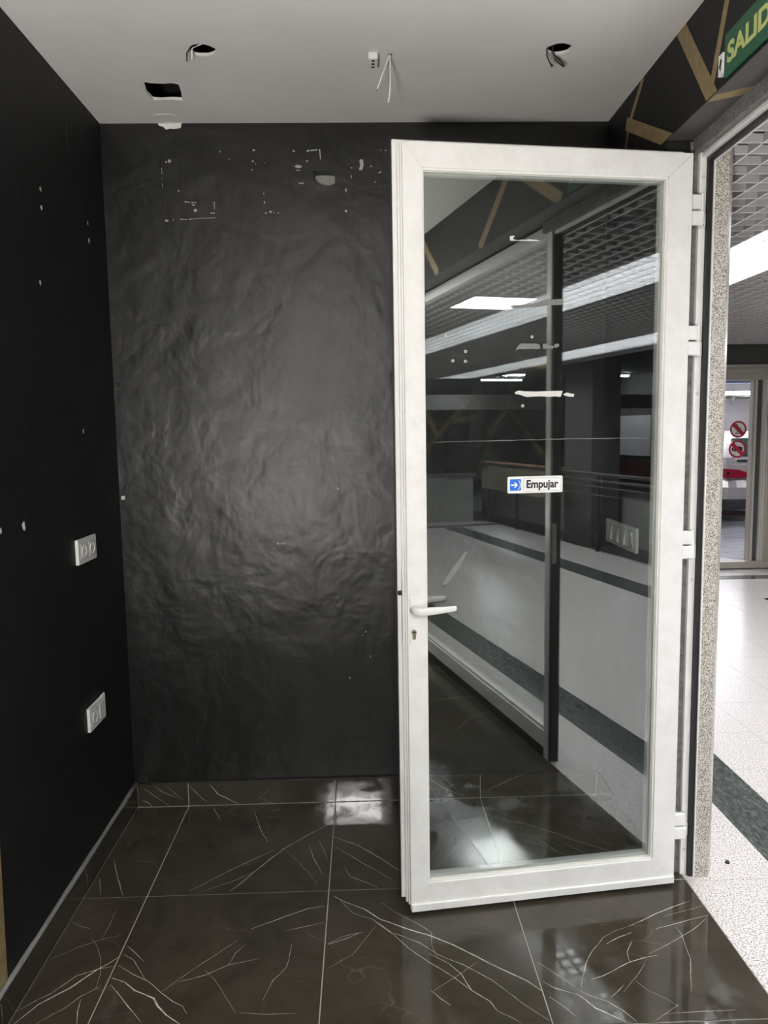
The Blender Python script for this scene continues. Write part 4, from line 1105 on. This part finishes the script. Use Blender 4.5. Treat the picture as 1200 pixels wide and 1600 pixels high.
def prohibit(cx, cz, rad, name, label):
    bm = bmesh.new()
    oc = [(cx + rad * math.cos(R(k * 10)), cz + rad * math.sin(R(k * 10))) for k in range(36)]
    root = obj(name, prism(bmesh.new(), [(cx + rad * .98 * math.cos(R(k * 15)), cz + rad * .98 * math.sin(R(k * 15))) for k in range(24)], EF, 4.8575, 4.8598), M['sign_white'], d2, label=label)
    holed(bm, oc, [[(cx + rad * .80 * math.cos(R(k * 10)), cz + rad * .80 * math.sin(R(k * 10))) for k in range(36)]], EF, 4.8552, 4.8574)
    obj('red_ring', bm, M['sign_red'], root)
    w = .062 * rad / .09
    s = math.sqrt(.5)
    a, b = (cx - rad * .8 * s, cz + rad * .8 * s), (cx + rad * .8 * s, cz - rad * .8 * s)
    q = w * .22
    obj('red_bar', prism(bmesh.new(), [(a[0] - q, a[1] - q), (a[0] + q, a[1] + q), (b[0] + q, b[1] + q), (b[0] - q, b[1] - q)], EF, 4.8545, 4.8572), M['sign_red'], root)
    return root
p1 = prohibit(4.083, 1.482, .088, 'warning_sticker', 'round red sticker with a crossed out running figure')
bm = bmesh.new()
cyl(bm, (4.070, 4.8555, 1.527), (4.070, 4.8573, 1.527), .009, n=12)
for poly in ([(4.068, 1.516), (4.086, 1.508), (4.090, 1.484), (4.074, 1.478), (4.064, 1.496)], [(4.084, 1.508), (4.106, 1.498), (4.104, 1.490), (4.086, 1.498)], [(4.076, 1.482), (4.088, 1.486), (4.086, 1.462), (4.072, 1.440), (4.064, 1.444), (4.076, 1.464)], [(4.080, 1.482), (4.090, 1.484), (4.108, 1.466), (4.104, 1.460)], [(4.05, 1.436), (4.11, 1.436), (4.11, 1.442), (4.05, 1.442)]):
    prism(bm, poly, EF, 4.8555, 4.8573)
obj('figure_mark', bm, M['sign_black'], p1)
p2 = prohibit(4.080, 1.276, .092, 'warning_sticker', 'round red sticker with a crossed out camera')
bm = bmesh.new()
for poly in ([(4.022, 1.255), (4.042, 1.255), (4.042, 1.292), (4.022, 1.292)], [(4.046, 1.252), (4.132, 1.252), (4.132, 1.296), (4.112, 1.296), (4.106, 1.304), (4.078, 1.304), (4.072, 1.296), (4.046, 1.296)]):
    prism(bm, poly, EF, 4.8555, 4.8573)
obj('camera_mark', bm, M['sign_black'], p2)
obj('lens_mark', cyl(bmesh.new(), (4.091, 4.8548, 1.274), (4.091, 4.8556, 1.274), .016, n=16), M['sign_red'], p2)

# ================================================================== garage behind the far door
gf = box('floor', (1.4, 14), (4.99, 14.2), (-.08, -.015), M['asphalt'], label='grey glossy garage floor beyond the sliding door', cat='floor', kind='structure')
box('red_stripe', (1.4, 14), (9.75, 10.45), (-.016, -.012), M['red_paint'], gf)
box('white_line', (1.4, 14), (9.60, 9.75), (-.016, -.012), M['white_wall'], gf)
obj('white_line', prism(bmesh.new(), [(3.2, 5.55), (3.6, 6.5), (4.05, 5.9), (4.55, 5.30), (4.2, 5.05)], XY, -.016, -.012), M['white_wall'], gf)
box('wall_garage', (1.2, 14), (12.4, 12.6), (-.05, 3.0), M['white_wall'], label='white garage wall far beyond the sliding door', cat='wall', kind='structure')
box('ceiling', (1.2, 14), (4.99, 12.6), (2.75, 2.85), M['white_wall'], label='white garage ceiling beyond the sliding door', cat='ceiling', kind='structure')
d_ = empty('ceiling_duct', (7, 9.6, 2.3), 'blue grey duct hung under the garage ceiling', 'duct')
obj('duct', bx(bmesh.new(), (4.4, 9.5), (9.6, 9.9), (2.24, 2.38), .02, 2), M['duct'], d_)
for x in (5.2, 8.4): box('hanger', (x, x + .02), (9.70, 9.76), (2.38, 2.75), M['steel'], d_)
gl = empty('tube_light', (6.5, 9.5, 2.1), 'white tube light hanging in the garage', 'ceiling light')
box('tube', (5.7, 7.6), (9.50, 9.56), (2.035, 2.085), M['garage_lamp'], gl)
box('reflector', (5.65, 7.65), (9.47, 9.59), (2.090, 2.11), M['white_wall'], gl)
box('hanger', (6.0, 6.02), (9.52, 9.54), (2.11, 2.75), M['steel'], gl)
box('hanger', (7.3, 7.32), (9.52, 9.54), (2.11, 2.75), M['steel'], gl)
for i, (x, y) in enumerate(((3.6, 6.4), (8.5, 6.6))):
    t = empty('tube_light', (x, y, 2.72), ('tube light on the garage ceiling close to the sliding door', 'tube light on the garage ceiling above the silver car')[i], 'ceiling light')
    box('tube', (x - .7, x + .7), (y - .06, y + .06), (2.70, 2.735), M['garage_lamp'], t)
    box('base', (x - .75, x + .75), (y - .09, y + .09), (2.736, 2.75), M['white_wall'], t)
es = empty('exit_sign', (7.45, 12.39, 1.7), 'small green exit sign with arrow on the garage wall', 'sign')
box('board', (7.28, 7.54), (12.385, 12.399), (1.66, 1.785), M['sign_green'], es)
obj('arrow', prism(bmesh.new(), [(7.43, 1.735), (7.47, 1.735), (7.47, 1.76), (7.52, 1.722), (7.47, 1.685), (7.47, 1.71), (7.43, 1.71)], EF, 12.38, 12.386), M['sign_white'], es)
obj('figure', prism(bmesh.new(), [(7.32, 1.68), (7.36, 1.72), (7.35, 1.76), (7.39, 1.765), (7.40, 1.72), (7.375, 1.68)], EF, 12.38, 12.386), M['sign_white'], es)
pr = empty('wall_pipe', (7.8, 12.3, 1.9), 'pale pipe with a cross fitting on the garage wall', 'pipe')
obj('pipe', tube(bmesh.new(), [(7.6, 12.32, 2.12), (9.5, 12.32, 2.12)], .045), M['steel'], pr, smooth=True)
obj('fitting', tube(bmesh.new(), [(7.72, 12.30, 1.95), (7.72, 12.30, 2.29)], .035), M['white_wall'], pr, smooth=True)

# silver car parked with its tail to the door
CX0, CX1, CY = 5.81, 7.53, 8.75
car = empty('car', ((CX0 + CX1) / 2, CY, 0), 'silver car parked tail first behind the sliding door', 'car')
prof = [  # (y offset from the tail, z) side outline
    (.05, .28), (.0, .36), (-.02, .55), (.03, .66), (.06, .90), (.12, 1.02), (.42, 1.30), (.75, 1.41), (1.6, 1.44), (2.5, 1.36), (3.1, 1.02), (4.1, .88), (4.25, .60), (4.2, .28)]
bm = bmesh.new()
secs = []
for fx, tuck in ((0, .10), (.07, .03), (.14, 0), (.5, -.03), (.86, 0), (.93, .03), (1, .10)):
    x = CX0 + fx * (CX1 - CX0)
    s = []
    for (dy, z) in prof:
        side = abs(fx - .5) * 2
        zz = z
        xx = x
        if z > 1.0: xx = (CX0 + CX1) / 2 + (x - (CX0 + CX1) / 2) * (1 - .28 * (z - 1.0) / .44)
        yy = CY + dy + (tuck if dy < 2 else -tuck)
        s.append(bm.verts.new((xx, yy, zz - (.02 * side if z > 1.2 else 0))))
    secs.append(s)
n = len(prof)
for a, b in zip(secs, secs[1:]):
    for i in range(n):
        bm.faces.new((a[i], a[(i + 1) % n], b[(i + 1) % n], b[i]))
bm.faces.new(secs[0]); bm.faces.new(secs[-1][::-1])
obj('body', bm, M['car_paint'], car, smooth=False)
xm = (CX0 + CX1) / 2
bm = bmesh.new()
A = [(xm - .62, CY + .135, 1.045), (xm + .62, CY + .135, 1.045), (xm + .52, CY + .42, 1.31), (xm - .52, CY + .42, 1.31)]
a = [bm.verts.new(Vector(p) + Vector((0, -.035, .012))) for p in A]; b = [bm.verts.new(Vector(p) + Vector((0, .02, -.01))) for p in A]
bm.faces.new(a); bm.faces.new(b[::-1])
for i in range(4): bm.faces.new((a[i], b[i], b[(i + 1) % 4], a[(i + 1) % 4]))
obj('rear_window', bm, M['car_glass'], car)
for s in (-1, 1):
    x0 = xm + s * .845
    bm = bmesh.new()
    prof_l = [(x0, .775), (x0 - s * .02, .715), (x0 - s * .10, .70), (x0 - s * .40, .705), (x0 - s * .45, .765), (x0 - s * .25, .83), (x0 - s * .02, .85)]
    prism(bm, prof_l, EF, CY - .01, CY + .13)
    tl = obj('tail_lamp', bm, M['car_red'], car)
    obj('reflector', prism(bmesh.new(), [(x0 - s * .06, .75), (x0 - s * .10, .75), (x0 - s * .10, .80), (x0 - s * .06, .80)], EF, CY - .016, CY - .009), M['chrome'], tl)
    bm = bmesh.new()
    W = [(CY + .30, 1.02), (CY + .55, 1.25), (CY + .85, 1.34), (CY + 1.55, 1.36), (CY + 1.6, 1.02)]
    prism(bm, W, YZ, xm + s * .72, xm + s * .855)
    obj('side_window', bm, M['car_glass'], car)
    for wy in (.85, 3.35):
        wb = cyl(bmesh.new(), (xm + s * .62, CY + wy, .31), (xm + s * .87, CY + wy, .31), .325, n=28)
        wh = obj('wheel', wb, M['car_dark'], car)
        obj('hub_cap', cyl(bmesh.new(), (xm + s * .865, CY + wy, .31), (xm + s * .880, CY + wy, .31), .20, n=20), M['steel'], wh)
obj('bumper', bx(bmesh.new(), (CX0 + .05, CX1 - .05), (CY - .05, CY + .25), (.20, .36), .03, 2), M['car_dark'], car)
obj('chrome_strip', bx(bmesh.new(), (xm - .60, xm + .60), (CY + .035, CY + .07), (.955, .985)), M['chrome'], car)
obj('boot_seam', tube(bmesh.new(), [(xm - .45, CY + .0, .70), (xm - .44, CY - .012, .60), (xm - .40, CY - .022, .54), (xm, CY - .030, .53), (xm + .40, CY - .022, .54), (xm + .44, CY - .012, .60), (xm + .45, CY + .0, .70)], .008, 6), M['car_dark'], car)

# ================================================================== what the door pane mirrors: far side of the corridor
lw = obj('wall_low', bx(bmesh.new(), (1.245, 4.42), (-10.35, -10.2), (-.05, .74)), M['grey_wall'], label='grey low wall with a dark cap ending the corridor', cat='wall', kind='structure')
box('cap', (1.245, 4.46), (-10.38, -10.17), (.74, .80), M['concrete'], lw)
lw2 = obj('wall_ramp', bx(bmesh.new(), (5.35, 5.5), (-12.0, 3.0), (-.7, .62)), M['grey_wall'], label='grey low ramp wall beyond the handrail', cat='wall', kind='structure')
box('cap', (5.33, 5.52), (-12.0, 3.0), (.62, .66), M['concrete'], lw2)
box('floor', (4.66, 5.35), (-12, 4.8), (-.12, -.04), M['concrete'], label='dark ramp floor between handrail and low wall', cat='floor', kind='structure')
box('floor', (5.5, 16), (-32, 4.8), (-.72, -.7), M['asphalt'], label='dark garage deck beyond the ramp wall', cat='floor', kind='structure')
box('floor', (-3, 5.5), (-32, -10.35), (-.72, -.7), M['asphalt'], label='dark garage deck past the end of the corridor', cat='floor', kind='structure')
box('ceiling', (4.75, 16), (-32, 4.8), (2.98, 3.10), M['concrete'], label='dark concrete deck above the ramp', cat='ceiling', kind='structure')
box('ceiling', (-3, 4.75), (-32, -10.35), (2.98, 3.10), M['concrete'], label='dark concrete deck past the corridor end', cat='ceiling', kind='structure')
box('wall_beam', (1.245, 9), (-10.45, -10.25), (1.86, 2.10), M['grey_wall'], label='grey crossbeam over the far low wall', cat='beam', kind='structure')
box('wall_garage', (12.0, 12.2), (-32, 4.8), (-.7, 3.1), M['concrete'], label='dark garage side wall beyond the ramp', cat='wall', kind='structure')
box('wall_garage', (-3, 16), (-32.2, -32), (-.7, 3.1), M['concrete'], label='dark garage end wall past the corridor', cat='wall', kind='structure')
pi = obj('pillar', bx(bmesh.new(), (4.85, 5.28), (-7.95, -7.25), (-.1, 3.0), .01), M['concrete'], label='dark concrete pillar rising beside the handrail', cat='pillar')
# pale lit opening with bicycles' rack silhouettes, red painted band
ow = box('pale_panel', (11.93, 11.99), (-18.3, -16.0), (.75, 1.85), M['white_wall'], label='pale lit wall panel deep in the garage', cat='panel')
box('red_band', (11.93, 11.99), (-20, -13.0), (.05, .62), M['dim_red'], label='red painted band on the far garage wall', cat='painted band')
rk = empty('bicycle_rack', (11.6, -17.6, -.7), 'dark bicycle rack standing before the pale panel', 'bicycle rack')
bm = bmesh.new()
for k in range(7):
    y = -18.2 + k * .16
    tube(bm, [(11.6, y, -.7), (11.6, y, 1.0 + .25 * (k % 3)), (11.6, y + .06, 1.15 + .25 * (k % 3))], .02, 6)
obj('post', bm, M['dark_metal'], rk, kind='stuff')
obj('rail', bx(bmesh.new(), (11.58, 11.62), (-18.3, -17.0), (.70, .76)), M['red_paint'], rk)
for i, (x, y) in enumerate(((8.7, -18.4), (11.0, -16.6), (7.9, -16.6))):
    t = empty('tube_light', (x, y, 2.9), ('tube light over the nearer garage bay past the ramp', 'tube light by the far garage side wall', 'tube light deep in the dark garage')[i], 'ceiling light')
    box('tube', (x - .6, x + .6), (y - .05, y + .05), (2.90, 2.94), M['garage_lamp'], t)
    box('base', (x - .65, x + .65), (y - .08, y + .08), (2.941, 2.98), M['white_wall'], t)

# stainless handrail with a canvas banner
hr = empty('handrail', (4.60, -5, 0), 'stainless steel handrail along the open side of the corridor', 'handrail')
for z, r_ in ((.955, .022), (.875, .016), (.80, .009), (.70, .009)):
    obj('rail', tube(bmesh.new(), [(4.60, -10.1, z), (4.60, 3.6, z)], r_, 12), M['steel'], hr, smooth=True)
for y in (-10.0, -8.95, -6.70, -5.50, -4.3, -3.1, -1.9, -.7, .5, 1.7, 2.9):
    p_ = obj('post', tube(bmesh.new(), [(4.62, y, 0), (4.62, y, .95)], .019, 12), M['dark_metal'], hr, smooth=True)
    obj('foot', tube(bmesh.new(), [(4.62, y, 0), (4.62, y, .24)], .026, 12), M['dark_metal'], p_, smooth=True)
bn = empty('banner', (4.57, -8.9, .5), 'beige canvas banner hung on the handrail', 'banner')
bm = bmesh.new()
gr = [[bm.verts.new((4.555 + .012 * math.sin(i * 1.3) * (1 - j / 4), -10.15 + i * .26, .56 + j * .095 - .004 * math.sin(i * 2))) for j in range(5)] for i in range(11)]
for i in range(10):
    for j in range(4): bm.faces.new((gr[i][j], gr[i + 1][j], gr[i + 1][j + 1], gr[i][j + 1]))
bmesh.ops.solidify(bm, geom=bm.faces[:], thickness=.003)
obj('cloth', bm, M['banner'], bn, smooth=True)
box('top_board', (4.53, 4.70), (-10.15, -7.55), (.985, 1.0), M['banner_top'], bn)
